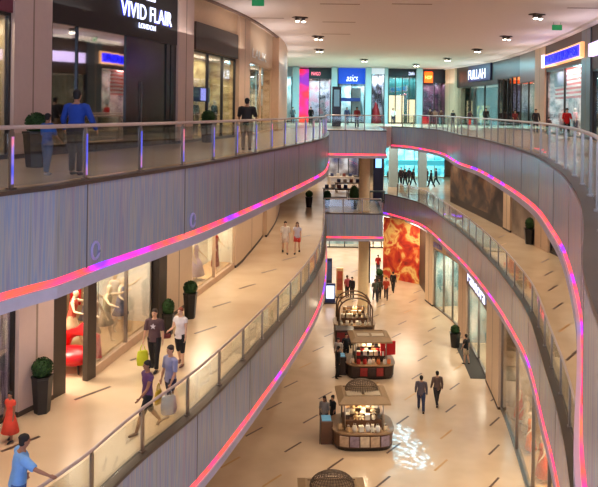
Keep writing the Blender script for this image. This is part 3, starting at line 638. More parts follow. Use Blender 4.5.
# downlights over the galleries, under the slabs, over the ground floor, plus added fill lamps
def along(cv, off, z, e, d0, d1, step, **kw):
    d = d0
    while d <= d1:
        p = cv.at(d)+cv.nrm(d)*off; spot(p.x, p.y, z, e, **kw); d += step
def discs(cv, off, z, d0, d1, step, lab):
    m = MB(); d = d0
    while d <= d1:
        p = cv.at(d)+cv.nrm(d)*off; m.tube([(p.x, p.y, z-.02), (p.x, p.y, z)], .12, 12); d += step
    m.build('trim_downlight_discs', M_lamp, kind='structure')
for cv in (SL3, SR3):
    d = 10
    while d < cv.len:
        p = cv.at(d)-cv.nrm(d)*1.0; t = cv.nrm(d)
        area(p.x, p.y, CEIL-1.7, 26, 5.0, 1.2, (1, .93, .9), (PI, 0, -math.atan2(t.y, t.x)+PI/2)); d += 7  # upward fill added to brighten the ceiling, no fixture modelled
WARM = (1, .80, .58)
along(EL2, 2.0, zc2-.08, 150, 8, EL2.len-2, 4.2, col=WARM, size=125)
discs(EL2, 2.0, zc2, 8, EL2.len-2, 4.2, '')
along(ER2, 1.8, zc2-.08, 150, 10, ER2.len-4, 4.2, col=WARM, size=110)
discs(ER2, 1.8, zc2, 10, ER2.len-4, 4.2, '')
for y in (8, 15, 22, 29, 36, 43, 50):
    for x in (-1.5, 5.0):
        if y < 20 and x > 3: x = 2.5
        spot(x+.1*y-1, y, CEIL-.2, 640, col=(1, .85, .68), size=95, blend=1)
for x in (2, 8, 14):
    area(x, 70, zc1-.05, 260, 4, 8, (1, .86, .7)); area(x, 70, zc2-.05, 160, 4, 8, (1, .85, .7)); area(x, 70, CEIL-.05, 650, 4, 8, (.35, .85, 1))  # broad fill added to brighten the back zones, cyan on the upper floor
area(4, 57, zc1-.05, 220, 4, 5, (1, .84, .62)); area(9, 57.5, zc1-.05, 160, 2, 4, (1, .8, .6))

# ------------------------------------------------------------------ people
def V(*a): return Vector(a)
def bake(mb, name, m, parent, voxel=None, smooth=4, **kw):
    o = mb.build(name, m, parent, **kw)
    if voxel:
        md = o.modifiers.new('r', 'REMESH'); md.mode = 'VOXEL'; md.voxel_size = voxel; md.use_smooth_shade = True
        if smooth:
            sm = o.modifiers.new('s', 'SMOOTH'); sm.iterations = smooth; sm.factor = .5
        dg = bpy.context.evaluated_depsgraph_get(); me = bpy.data.meshes.new_from_object(o.evaluated_get(dg))
        old = o.data; o.modifiers.clear(); o.data = me; me.name = name; bpy.data.meshes.remove(old)
        if not me.materials: me.materials.append(m)
    return o
def dirv(f, out=0):
    f = math.radians(f); out = math.radians(out)
    return V(math.sin(out), math.sin(f)*math.cos(out), -math.cos(f)*math.cos(out))
SKIN = [(206, 158, 128), (186, 136, 104), (150, 104, 78), (222, 178, 150)]
def figure(name, lab, cat, loc, face, H=1.75, skin=0, top=(80, 80, 90), sleeve=.5, top_len=-.02, bottom=(40, 40, 50), leg_cover=1.0, kind='trousers', shoe=(40, 34, 32),
           hair=(36, 26, 20), hair_len=0, legs=((0, 0), (0, 0)), arms=((5, 8, 10), (5, 8, 10)), lean=0, head_turn=0, head_pitch=0, vox=.03, build=1.0, mono=None, group=None, skirt_r=.17, female=False, twist=0):
    """face: heading in degrees, 0 = away from the camera, 180 = towards it"""
    e = empty(name, loc, -math.radians(face), lab, cat, group)
    ms = mat('skin_%d' % skin, SKIN[skin], .6) if not mono else mat('mono_%d_%d_%d' % mono, mono, .5)
    hero = vox < .022
    h = H; hip = V(0, 0, .52*h); R = Matrix.Rotation(-math.radians(lean), 3, 'X')
    up = R@V(0, 0, 1); fw = R@V(0, 1, 0); side = V(1, 0, 0)
    T = lambda x, y, z: hip+side*x*h+fw*y*h+up*z*h
    b = build; sw = (.094 if female else .108)*b
    tor = [T(0, 0, -.05), T(0, 0, .0), T(0, .0, .06), T(0, 0, .12), T(0, .004, .20), T(0, 0, .26), T(0, -.004, .295), T(0, -.004, .32)]
    tr = [(.072, .05), (.096 if female else .09, .064), (.088, .06), (.07 if female else .078, .053), (.088, .066 if female else .062), (.094, .054), (.07, .042), (.032, .032)]
    tr = [(x*h*b, y*h*b) for x, y in tr]
    m = MB(); m.tube(tor, tr, 16, ref=side)
    hc = T(0, .012, .405)+fw*math.sin(math.radians(head_pitch))*.03*h
    Rh = Matrix.Rotation(math.radians(-head_turn), 3, 'Z')@Matrix.Rotation(-math.radians(lean*.5+head_pitch), 3, 'X')
    HT = lambda x, y, z: hc+Rh@V(x*h, y*h, z*h)
    m.tube([T(0, -.004, .30), T(0, .0, .345), HT(0, 0, -.02)], [.034*h, .031*h, .034*h], 12, ref=side)
    m.tube([HT(0, .012, -.066), HT(0, .010, -.055), HT(0, .006, -.03), HT(0, 0, 0), HT(0, -.003, .03), HT(0, -.004, .055), HT(0, -.004, .068)],
           [(.014*h, .016*h), (.026*h, .03*h), (.037*h, .044*h), (.043*h, .052*h), (.043*h, .053*h), (.030*h, .038*h), (.008*h, .01*h)], 14, ref=side)
    if vox < .04:
        m.tube([HT(0, .052, .012), HT(0, .062, -.008), HT(0, .050, -.016)], [.005*h, .009*h, .006*h], 6)
        for sx in (-1, 1): m.tube([HT(sx*.043, -.002, .012), HT(sx*.047, -.004, .0), HT(sx*.043, 0, -.014)], [.006*h, .010*h, .005*h], 6)
    lo = []; legj = []
    for i, sx in enumerate((-1, 1)):
        f, kb = legs[i]
        a = hip+V(sx*.05*h*b, 0, -.01*h); k = a+dirv(f, sx*1.5)*.245*h; an = k+dirv(f-kb, sx*1)*.235*h
        legj.append((a, k, an, f, kb)); lo.append(an.z)
    dz = .042*h-min(lo)
    for i, (a, k, an, f, kb) in enumerate(legj):
        mid = k.lerp(an, .32)
        m.tube([a, a.lerp(k, .5), k, mid, an], [(.055*h*b, .058*h*b), (.046*h*b, .048*h*b), (.033*h, .034*h), (.033*h, .036*h), (.02*h, .022*h)], 12, ref=side)
        toe = dirv(f-kb+90-12 if f-kb < -8 else 90, 0)
        m.tube([an+V(0, -.02*h, -.02*h), an+V(0, .01*h, -.022*h), an+toe*.06*h+V(0, 0, -.028*h), an+toe*.105*h+V(0, 0, -.032*h)], [(.018*h, .016*h), (.022*h, .02*h), (.026*h, .012*h), (.018*h, .008*h)], 10, ref=side)
    armj = []
    for i, sx in enumerate((-1, 1)):
        f, out, eb = arms[i]
        s0 = T(sx*sw, 0, .272); el = s0+R@dirv(f, sx*out)*.165*h; wr = el+R@dirv(f+eb, sx*out*.4)*.145*h; hd = R@dirv(f+eb, sx*out*.3)
        armj.append((s0, el, wr, hd))
        m.tube([T(sx*sw*.6, 0, .282), s0, s0.lerp(el, .4), el, el.lerp(wr, .3), wr], [(.03*h, .034*h), (.031*h*b, .034*h*b), (.027*h*b, .029*h*b), (.021*h, .022*h), (.022*h, .022*h), (.014*h, .015*h)], 10, ref=side)
        m.tube([wr, wr+hd*.02*h, wr+hd*.05*h], [(.012*h, .014*h), (.011*h, .023*h), (.009*h, .022*h)], 10, ref=side)
        if hero:
            pr = hd.cross(side).normalized()
            cr = V(-sx, 0, 0)
            for q, (o_, ln) in enumerate(((-.017, .036), (-.006, .042), (.005, .040), (.015, .032))):
                base = wr+hd*.046*h+pr*o_*h
                m.tube([base, base+hd*ln*.45*h+cr*.003*h, base+hd*ln*.8*h+cr*.012*h, base+hd*ln*.85*h+cr*.022*h], [.0052*h, .005*h, .0045*h, .0036*h], 6)
            tb = wr+hd*.015*h-pr*.016*h
            m.tube([tb, tb+(hd*.6-pr*.8).normalized()*.022*h, tb+hd*.032*h-pr*.024*h+cr*.008*h], [.007*h, .006*h, .0045*h], 6)
        else: m.tube([wr+hd*.048*h, wr+hd*.09*h], [(.008*h, .02*h), (.006*h, .012*h)], 8, ref=side)
    for mb in (m,):
        for v in mb.v: v.z += dz
    bake(m, 'body', ms, e, vox)
    def shift(mb):
        for v in mb.v: v.z += dz
        return mb
    g = .007*h                                  # cloth thickness
    tint = lambda c, nm: mat('%s_%d_%d_%d' % ((nm,)+tuple(c)), c, .8, noise=.08, nscale=14)
    if top:
        s = MB(); z0 = top_len
        pp = [T(0, 0, z0)]+[q for q, zz in zip(tor[1:], (0, .06, .12, .20, .26, .295)) if zz > z0+.02][:6]+[T(0, -.004, .308)]
        rr = [(tr[1][0]+g*1.6, tr[1][1]+g*2)]+[(a+g*1.2, b_+g*1.4) for (a, b_), zz in zip(tr[1:7], (0, .06, .12, .20, .26, .295)) if zz > z0+.02]+[(.045*h, .045*h)]
        s.tube(pp, rr, 16, ref=side)
        for (s0, el, wr, hd), sx in zip(armj, (-1, 1)):
            if sleeve <= 0: continue
            path = [T(sx*sw*.35, 0, .280), T(sx*sw*.7, 0, .280), s0, s0.lerp(el, .35), s0.lerp(el, min(1, sleeve*2))]; rad = [(.040*h, .042*h), (.044*h, .046*h), (.040*h*b, .044*h*b), (.036*h*b, .038*h*b), (.032*h*b, .034*h*b)]
            if sleeve > .5: path += [el.lerp(wr, (sleeve-.5)*2)]; rad += [(.022*h, .023*h)]
            s.tube(path, rad, 12, ref=side)
        bake(shift(s), 'shirt' if not mono else 'garment', tint(top, 'cloth'), e, vox if hero else None, 2)
    if kind == 'trousers' and bottom:
        s = MB(); s.tube([T(0, 0, .03), hip, hip+V(0, 0, -.05*h)], [(tr[1][0]+g*.4, tr[1][1]+g*.6), (tr[1][0]+g, tr[1][1]+g), (.09*h*b, .06*h*b)], 14, ref=side)
        for a, k, an, f, kb in legj:
            c = leg_cover; path = [a+V(0, 0, .02*h), a.lerp(k, .5 if c > .3 else .25)]; rad = [(.062*h*b, .064*h*b), (.055*h*b, .056*h*b)]
            if c >= .5: path.append(k); rad.append((.043*h, .045*h))
            else: path.append(a.lerp(k, c*2)); rad.append((.054*h, .056*h))
            if c > .5: path.append(k.lerp(an, (c-.5)*2-.02)); rad.append((.036*h, .038*h))
            s.tube(path, rad, 12, ref=side)
        bake(shift(s), 'shorts' if leg_cover < .65 else 'trousers', tint(bottom, 'cloth'), e, vox if hero else None, 2)
    if kind == 'skirt' and bottom:
        s = MB(); c = leg_cover; s.tube([T(0, 0, .06), hip, hip+V(0, 0, -.12*h), hip+V(0, 0, -.48*h*c)], [(tr[2][0]+g, tr[2][1]+g), (tr[1][0]+g*1.5, tr[1][1]+g*1.5), (skirt_r*.72*h, skirt_r*.6*h), (skirt_r*h, skirt_r*.85*h)], 18, ref=side)
        bake(shift(s), 'skirt', tint(bottom, 'cloth'), e, None)
    if shoe:
        for a, k, an, f, kb in legj:
            s = MB(); toe = dirv(f-kb+78 if f-kb < -8 else 90, 0)
            s.tube([an+V(0, -.026*h, -.026*h), an+V(0, -.01*h, -.02*h), an+V(0, .015*h, -.02*h), an+toe*.07*h+V(0, 0, -.026*h), an+toe*.115*h+V(0, 0, -.032*h)], [(.014*h, .014*h), (.026*h, .022*h), (.027*h, .022*h), (.03*h, .016*h), (.016*h, .01*h)], 10, ref=side)
            bake(shift(s), 'shoe', tint(shoe, 'leather'), e, None)
    if hair:
        s = MB(); s.tube([HT(0, -.030, -.045), HT(0, -.022, -.02), HT(0, -.012, .01), HT(0, -.008, .035), HT(0, -.008, .06), HT(0, -.006, .076)],
                         [(.026*h, .022*h), (.042*h, .036*h), (.049*h, .049*h), (.050*h, .058*h), (.036*h, .046*h), (.008*h, .012*h)], 14, ref=side)
        if hair_len > 0:
            s.tube([HT(0, -.03, .02), HT(0, -.048, -.04), T(0, -.065, .30), T(0, -.072, .30-hair_len)], [(.046*h, .03*h), (.05*h, .026*h), (.05*h, .022*h), (.03*h, .01*h)], 12, ref=side)
        bake(shift(s), 'hair', tint(hair, 'hair'), e, vox if hero else None, 2)
    if hero and not mono:
        for sx in (-1, 1):
            s = MB(); s.ball(HT(sx*.017, .046, .012), .0055*h, .004*h, .004*h, 8, 6); bake(shift(s), 'eye', mat('dark_eye', (30, 22, 20), .3), e)
        s = MB(); s.tube([HT(-.013, .047, -.032), HT(0, .052, -.032), HT(.013, .047, -.032)], [.002*h, .004*h, .002*h], 6); bake(shift(s), 'mouth', mat('lip', (150, 84, 76), .5), e)
    Rz = Matrix.Rotation(-math.radians(face), 3, 'Z')
    e_hands = [Vector(loc)+Rz@(wr+hd*.06*h+V(0, 0, dz)) for s0, el, wr, hd in armj]
    return e, e_hands
def bag(lab, top, hh, ww, dd, c, rot=0, handle=.18, cat='bag', name='shopping_bag', floor=None):
    z = top.z-handle-hh
    if floor is not None: z = max(z, floor+.04)
    e = empty(name, (top.x, top.y, z), rot, lab, cat)
    m = MB(); m.tube([(0, 0, 0), (0, 0, .02), (0, 0, hh*.45), (0, 0, hh*.9), (0, 0, hh)], [(ww*.44, dd*.44), (ww*.5, dd*.5), (ww*.56, dd*.6), (ww*.48, dd*.4), (ww*.42, dd*.2)], 12)
    m.build('bag_body', mat('bag_%d_%d_%d' % c, c, .5), e)
    for dy in (-.02, .02): MB().tube([(-ww*.25, dy, hh-.02), (-ww*.14, dy*.5, hh+handle*.7), (0, 0, top.z-z), (ww*.14, dy*.5, hh+handle*.7), (ww*.25, dy, hh-.02)], .008, 6).build('handle', mat('bag_%d_%d_%d' % c, c, .5), e)
    return e
HV = .017
walkA = ((22, 6), (-16, 18)); walkB = ((-16, 18), (22, 6))
# upper left gallery
figure('person', 'person in a royal blue jacket, back to us, upper left gallery', 'person', P(76, 175, L3), 10, 1.80, 2, (20, 60, 150), 1.0, .03, (44, 40, 44), 1.0, legs=((4, 2), (-4, 4)), arms=((12, 24, 20), (12, 20, 20)), vox=HV, build=1.12, shoe=(20, 20, 22), hair=(20, 16, 16))
p76 = P(76, 175, L3)
figure('person', 'child in a blue top and jeans beside the blue jacketed adult, upper left', 'person', P(47, 175, L3), 25, 1.30, 2, (30, 84, 160), .5, -.03, (70, 100, 140), 1.0, legs=((6, 4), (-6, 6)), arms=((10, 8, 30), (16, 10, 30)), vox=HV, shoe=(200, 200, 206), hair=(18, 14, 14))
figure('person', 'person in black with a dark cap at the far end of the upper left balustrade', 'person', V(*(EL3.at(EL3.dist_px(267))+EL3.nrm(EL3.dist_px(267))*.75), L3), 8, 1.82, 2, (24, 22, 26), .5, -.05, (130, 110, 90), 1.0, legs=((2, 2), (-4, 4)), arms=((14, 12, 40), (14, 12, 40)), vox=HV, build=1.2, hair=(16, 14, 14))
# middle gallery, left
_, hnd = figure('person', 'person in a light blue shirt leaning with one hand on the bottom left handrail', 'person', P(17, 536, L2), 58, 1.78, 2, (110, 160, 220), .45, -.03, (60, 90, 150), 1.0, legs=((6, 6), (-8, 6)), arms=((12, 18, 20), (60, 50, 8)), lean=7, vox=HV, build=1.18, hair=(26, 20, 20))
figure('person', 'small child in an orange red dress by the sequin window, bottom left', 'person', P(10, 441, L2), 200, 1.12, 2, (226, 76, 54), .2, 0, (230, 76, 54), .72, kind='skirt', legs=((6, 6), (-6, 6)), vox=HV, hair=(20, 16, 14), female=True, skirt_r=.19)
_, ha = figure('person', 'person in a purple top and black shorts walking left with a swinging arm', 'person', P(147, 430, L2), 232, 1.70, 2, (92, 58, 100), .15, -.02, (24, 22, 26), .56, legs=((26, 6), (-20, 18)), arms=((26, 8, 24), (-10, 10, 16)), vox=HV, hair=(22, 18, 18), shoe=(130, 100, 80))
_, hb = figure('person', 'person in a grey blue shirt and dark shorts carrying bags beside the balustrade', 'person', P(170, 415, L2), 222, 1.74, 1, (134, 134, 164), .45, -.04, (52, 50, 70), .5, legs=((14, 6), (-12, 12)), arms=((12, 12, 22), (4, 10, 10)), vox=HV, hair=(40, 30, 28), shoe=(170, 150, 140))
_, hc_ = figure('person', 'person in a dark printed t-shirt and black trousers holding a yellow bag', 'person', P(154, 370, L2), 186, 1.78, 0, (84, 60, 64), .45, -.05, (26, 24, 28), 1.0, legs=((12, 4), (-12, 12)), arms=((4, 10, 8), (8, 10, 16)), vox=HV, build=1.08, hair=(50, 34, 26))
_, hd_ = figure('person', 'person in a white sleeveless top and black knee shorts with a dark red purse', 'person', P(180, 365, L2), 196, 1.70, 3, (232, 222, 220), .18, -.06, (20, 20, 24), .62, legs=((6, 6), (-10, 10)), arms=((6, 8, 14), (14, 12, 70)), vox=HV, hair=(140, 70, 50), female=True, shoe=(120, 80, 70))
figure('person', 'person in white top and shorts walking hand by side, far end of middle left gallery', 'person', P(285, 253, L2), 176, 1.72, 3, (236, 226, 214), .45, -.05, (220, 196, 180), .35, legs=walkA, vox=.022, hair=(50, 36, 28))
figure('person', 'person in pale top and red shorts at the far end of the middle left gallery', 'person', P(297, 253, L2), 184, 1.68, 3, (200, 196, 214), .2, -.02, (210, 60, 50), .3, legs=walkB, vox=.022, hair=(90, 54, 34), hair_len=.1, female=True)
bag('yellow green plastic bag held by the person in the printed t-shirt', hc_[1], .42, .32, .16, (206, 214, 40), .5, floor=L2)
bag('white plastic bag hanging from the hand of the grey shirted person', hb[0], .44, .36, .2, (190, 200, 206), .4, floor=L2)
bag('yellow patterned bag between the two people walking left', hb[1]+V(-.05, 0, 0), .34, .26, .12, (190, 160, 40), 1.2, floor=L2)
bag('small dark red purse in the hand of the white topped person', hd_[1], .14, .24, .08, (110, 36, 30), .2, handle=.03, cat='purse', name='purse')
# t-shirt star
st = [o for o in C.objects if o.get('label', '').startswith('person in a dark printed')][0]
m = MB(); pts = []
for k in range(10):
    r = .085 if k % 2 == 0 else .035; a = PI/2+k*PI/5; pts.append((r*math.cos(a), .152+.0*k, 1.30+r*math.sin(a)))
pts2 = [(x, y-.03, z) for x, y, z in pts]
m.add(pts+pts2, [tuple(range(10)), tuple(range(19, 9, -1))]+[(k, (k+1) % 10, 10+(k+1) % 10, 10+k) for k in range(10)]); m.build('star_print', mat('pale_print', (210, 204, 210), .7), st)

# ground floor people
G = [
 ('person in a grey jacket and jeans, left one of the pair walking in the hall', (421, 411), 10, 1.78, (96, 88, 96), 1.0, (50, 60, 90), walkA, 1.1),
 ('person in a brown jacket, walking pair in the hall, right one', (437, 405), 350, 1.74, (104, 84, 76), 1.0, (40, 38, 42), walkB, 1.1),
 ('person all in black standing left of the second kiosk', (338, 378), 80, 1.75, (22, 22, 26), 1.0, (24, 24, 28), ((4, 4), (-6, 6)), 1),
 ('person with long dark hair behind the left end of the nearest kiosk', (334, 436), 200, 1.66, (150, 140, 130), .5, (60, 54, 50), ((0, 0), (0, 0)), 1),
 ('person in a black top bending over goods at the nearest kiosk', (343, 440), 240, 1.6, (26, 28, 30), .5, (30, 30, 34), ((0, 0), (0, 0)), 1),
 ('person in a white shirt behind the counter of the second kiosk', (347, 372), 190, 1.7, (200, 190, 180), .5, (60, 50, 50), ((0, 0), (0, 0)), 1),
 ('person in dark clothes at the right of the white shirted kiosk seller', (354, 371), 170, 1.72, (34, 36, 44), 1.0, (30, 30, 36), ((0, 0), (0, 0)), 1),
 ('person in a black vest and pale shorts beside the glass shop, ground floor', (466, 364), 320, 1.74, (28, 26, 30), .3, (196, 170, 140), ((4, 6), (-6, 8)), 1),
 ('person with an orange red top near the red wall graphic, one of a trio', (386, 299), 190, 1.72, (196, 70, 46), .5, (60, 50, 54), walkA, 1),
 ('person in olive jacket in the trio near the red wall graphic, middle', (379, 300), 182, 1.78, (70, 66, 52), 1.0, (44, 44, 54), walkB, 1),
 ('person in grey green shirt in the trio near the red wall graphic, leftmost', (375, 301), 178, 1.74, (84, 92, 84), .5, (40, 44, 56), walkA, 1),
 ('person in black walking alone right of the trio on the ground floor', (393, 292), 20, 1.7, (30, 26, 28), 1.0, (30, 28, 32), walkA, 1),
 ('person in a bright red top farther back by the dark planter', (378, 273), 184, 1.7, (206, 44, 40), .5, (70, 60, 70), walkB, 1),
 ('person in pink and black near the back left of the ground floor', (347, 297), 150, 1.7, (190, 90, 100), .5, (24, 24, 30), ((0, 0), (0, 0)), 1),
 ('person in dark clothes left of the cream ground floor column', (352, 299), 210, 1.72, (40, 40, 50), 1.0, (30, 30, 36), ((0, 0), (0, 0)), 1)]
K1 = P(361, 452, 0)+V(.12, 1.05, 0); K2 = P(371, 380, 0)+V(0, 1.05, 0)
at_kiosk = {'person with long': K1+V(-1.65, .75, 0), 'person in a black top': K1+V(-1.25, 1.0, 0), 'person in a white shirt': K2+V(-1.7, .75, 0), 'person in dark clothes at': K2+V(-1.2, 1.5, 0)}
for lab, (px, py), f, H, tp, sl, bt, lg, bu in G:
    figure('person', lab, 'person', next((v for k, v in at_kiosk.items() if lab.startswith(k)), P(px, py, 0)), f, H, rnd.choice([0, 1, 2]), tp, sl, -.04, bt, 1.0 if 'shorts' not in lab else .4, legs=lg, build=bu, vox=.03, arms=((10, 9, 14), (-6, 9, 14)), hair=(28, 22, 20), hair_len=.12 if 'long' in lab else 0)
# upper gallery, far and right: people seen above the handrail
U = [
 ('person in a bright red top in front of the flag display', (567, 146), 190, 1.70, (214, 30, 34), SR3, 2.6),
 ('person in black with red bag by the tan column, upper right', (536, 142), 190, 1.68, (30, 24, 28), SR3, 1.8),
 ('small child by the flag shop window, upper right', (549, 146), 180, 1.15, (70, 50, 50), SR3, 1.9),
 ('person in dark red top outside the teal window shop', (515, 138), 170, 1.6, (110, 30, 36), SR3, 1.4),
 ('person in black outside the plain dark shop', (486, 134), 185, 1.8, (26, 24, 28), SR3, 1.4),
 ('person in dark maroon outside the navy sign shop', (470, 132), 180, 1.6, (80, 40, 44), SR3, 1.4)]
for lab, (px, py), f, H, tp, cv, off in U:
    d = cv.dist_px(px); q = cv.at(d)*(1-.035*off)
    figure('person', lab, 'person', V(q.x, q.y, L3), f, H, rnd.choice([0, 1, 2]), tp, .5 if 'red top' in lab else 1.0, -.04, (40, 38, 44), 1.0, vox=.032, arms=((14, 9, 20), (14, 9, 30)), hair=(24, 20, 18))
for lab, px, Y, f, H, tp in [('dark clothed person right of the far tan column behind the balustrade', 453, 68, 180, 1.55, (26, 24, 28)), ('person in black leaning at the far balustrade below the orange sign, left of three', 430, 67, 170, 1.7, (60, 40, 40)),
    ('person in tan at the far balustrade below the orange sign, middle of three', 435, 67.5, 190, 1.66, (150, 110, 90)), ('person in brown at the far balustrade below the orange sign, right of three', 441, 67, 180, 1.62, (96, 60, 50)),
    ('person in dark red standing at the far balustrade below the blue sports sign', 357, 58, 180, 1.72, (120, 30, 44)), ('person in navy far behind the upper bridge, right of the black totem', 347, 68, 180, 1.72, (40, 50, 90)),
    ('person in dark clothes before the poster shop, upper back', 311, 66, 180, 1.72, (30, 30, 36)), ('person in grey by the last pillar of the upper left gallery', 293, 72, 180, 1.7, (80, 90, 96)),
    ('person in white before the cream display, upper back', 393, 74, 180, 1.7, (220, 214, 200))]:
    figure('person', lab, 'person', V((px-299)*Y/F, Y, L3), f, H, rnd.choice([0, 1, 2]), tp, 1.0, -.04, (40, 40, 60), 1.0, vox=.035, arms=((20, 9, 40), (20, 9, 40)), hair=(24, 20, 18))
# middle floor crowd in front of the cyan shop: dark silhouettes
for i, (px, Y, where) in enumerate([(389, 72, 'leftmost of the crowd'), (392.5, 74, 'second from the left of the crowd'), (397, 71, 'just right of the left pale pillar'), (401, 73, 'left of the crowd centre'), (405, 70.5, 'at the crowd centre'), (409, 73.5, 'right of the crowd centre'), (413, 71.5, 'left of the right pale pillar'), (427, 72.5, 'just right of the right pale pillar'), (431, 70, 'second from the right of the crowd'), (436, 72, 'rightmost of the crowd')]):
    c = [(20, 26, 36), (40, 40, 60), (26, 22, 26), (50, 30, 36)][i % 4]
    figure('person', 'dark clothed person before the cyan shop middle floor, '+where, 'person', V((px-299)*Y/F+.1, Y, L2), 160+i*13, 1.66+.03*(i % 5), i % 3, c, 1.0, -.04, (26, 28, 36), 1.0, vox=.035, hair=(20, 18, 18), legs=walkA if i % 2 else walkB)

# ------------------------------------------------------------------ planters with clipped bushes
def planter(lab, loc, hp=.92, wp=.21, rb=.25, tall=1.0, rz=.4):
    e = empty('potted_bush', loc, rz, lab, 'planter')
    m = MB(); n = [(wp*.72, 0), (wp*.74, .03), (wp*.98, hp-.06), (wp*1.04, hp-.05), (wp*1.04, hp), (wp*.9, hp), (wp*.88, hp-.08)]
    m.tube([(0, 0, z) for r, z in n], [r*1.25 for r, z in n], 6, smooth=False); m.build('pot', M_pot, e)
    MB().tube([(0, 0, hp-.07), (0, 0, hp-.05)], wp*1.05, 6).build('soil', mat('dark_soil', (50, 38, 28), .9), e)
    r = random.Random(len(lab)); m = MB()
    m.ball((0, 0, hp+rb*.72*tall), rb*.93, rb*.93, rb*.93*tall, 20, 14)
    for k in range(420):
        a = r.uniform(0, 2*PI); u = r.uniform(-.75, 1); q = math.sqrt(1-u*u); c = V(q*math.cos(a)*rb, q*math.sin(a)*rb, hp+rb*.72*tall+u*rb*tall)
        d = V(r.uniform(-1, 1), r.uniform(-1, 1), r.uniform(-1, 1)).normalized()*.03; f = d.cross(V(.3, .5, .8)).normalized()*.022
        m.add([c-d, c+f, c+d, c-f], [(0, 1, 2, 3)])
    m.build('bush', M_green, e); return e
planter('black planter with a round clipped bush by the pale column, bottom left', P(42, 412, L2))
planter('black planter with a clipped bush in front of the cream pier, middle gallery left', P(190, 318, L2))
planter('dark tall potted bush beside the slim dark column, middle gallery left', P(168, 334, L2), .7, .17, .2, 1.4)
planter('black planter with a clipped bush by the tan pier, middle gallery right', P(530, 244, L2), .9, .3, .28, 1.3)
planter('dark planter with a bush at the far end of the middle left gallery', P(309, 207, L2), .8, .26, .28)
planter('black planter beside the glass shop on the ground floor', P(455, 347, 0), .9, .3, .28)
planter('dark planter in front of the red wall graphic, ground floor back', V(6.9, 58.5, 0), 1.0, .3, .3)
planter('black planter behind the child on the upper left gallery', P(36, 167, L3), .85, .25, .26)
d = SL3.dist_px(192); q = SL3.at(d)-SL3.nrm(d)*.75; planter('black planter with round bush behind the upper left balustrade, beside the beige window', V(q.x, q.y, L3), .85, .28, .3)

# ------------------------------------------------------------------ mannequins
def on_shop(cv, px, off, z): d = cv.dist_px(px); q = cv.at(d)+cv.nrm(d)*off; return V(q.x, q.y, z)
CR = (226, 200, 164)
for px, off, z, f, ar, lg, top_, bot_, lab in [
    (111, .6, .45, 120, ((20, 30, 20), (60, 20, 30)), ((10, 4), (-12, 8)), (150, 116, 92), (170, 140, 110), 'cream mannequin nearest the open door in the big window'),
    (115, 1.4, .5, 90, ((80, 30, 20), (30, 20, 60)), ((26, 10), (-14, 8)), (180, 70, 50), (206, 176, 140), 'mannequin with a rust red top bending in the big window'),
    (124, .6, .5, 100, ((100, 40, 20), (60, 30, 30)), ((12, 4), (-18, 6)), (150, 140, 110), (150, 130, 100), 'mannequin in olive dress reaching out in the big window'),
    (129, 1.4, .5, 130, ((40, 40, 60), (110, 30, 10)), ((8, 4), (-20, 8)), (226, 206, 180), (120, 120, 140), 'mannequin with raised arm right of the olive dress'),
    (138, .6, .5, 110, ((120, 20, 20), (40, 40, 40)), ((6, 4), (-10, 6)), (130, 130, 160), (110, 110, 140), 'mannequin in blue grey dress at the right of the big window'),
    (147, 1.2, .5, 140, ((30, 20, 60), (30, 20, 60)), ((4, 4), (-4, 4)), (226, 214, 196), (200, 180, 150), 'pale dressed mannequin at the right end of the big window')]:
    figure('mannequin', lab, 'mannequin', on_shop(SL2, px, off, L2+.31), f, 1.78, top=top_, sleeve=0, bottom=bot_, leg_cover=.45, kind='skirt', shoe=None, hair=None, mono=CR, legs=lg, arms=ar, lean=8, vox=.025, female=True)
for px, f, c, lab, sr, cv, z0, off in [(199, 120, (196, 170, 184), 'mannequin in a pale lilac dress, left of the lit dress window', .22, SL2, L2+.3, .6), (209, 110, (206, 180, 196), 'mannequin in a full lilac dress in the lit dress window', .26, SL2, L2+.3, .6), (226, 110, (150, 24, 30), 'mannequin in a long red dress in the lit window', .13, SL2, L2+.3, .5),
        (508.5, 270, (226, 80, 60), 'mannequin in a coral dress, farthest in the ground floor window', .16, SR1, .4, .5), (519, 270, (240, 120, 30), 'mannequin in an orange dress in the ground floor window', .16, SR1, .4, .5), (527, 265, (220, 70, 50), 'mannequin in a red dress in the ground floor window, nearest', .18, SR1, .4, .6),
        (513, 270, (236, 214, 180), 'mannequin in cream between the coral and orange dresses, ground floor', .16, SR1, .4, .6)]:
    figure('mannequin', lab, 'mannequin', on_shop(cv, px, off, z0), f, 1.78, top=c, sleeve=0, bottom=c, leg_cover=.85 if sr > .13 else 1.0, kind='skirt', shoe=None, hair=None, mono=CR, skirt_r=sr, vox=.025, female=True, arms=((16, 24, 30), (10, 20, 20)))
for px, c, lab in [(197, (60, 50, 50), 'dark clothed mannequin left in the beige display window, upper left'), (206, (90, 80, 70), 'grey clothed mannequin in the beige display window, upper left'), (224, (30, 28, 30), 'black clothed mannequin right in the beige display window, upper left')]:
    figure('mannequin', lab, 'mannequin', on_shop(SL3, px, .5, L3+.12), 110, 1.75, top=c, sleeve=.6, bottom=c, shoe=None, hair=None, mono=(200, 190, 170), vox=.03)
for px, c, lab in [(60, (40, 70, 60), 'mannequin in dark green behind the black shop glass, left'), (68, (180, 170, 160), 'mannequin in pale top behind the black shop glass'), (92, (90, 60, 50), 'mannequin in brown behind the black shop glass'), (103, (120, 110, 110), 'mannequin in grey behind the black shop glass, right')]:
    figure('mannequin', lab, 'mannequin', on_shop(SL3, px, .8, L3+.3), 100, 1.75, top=c, sleeve=.6, bottom=c, shoe=None, hair=None, mono=(200, 190, 170), vox=.03)
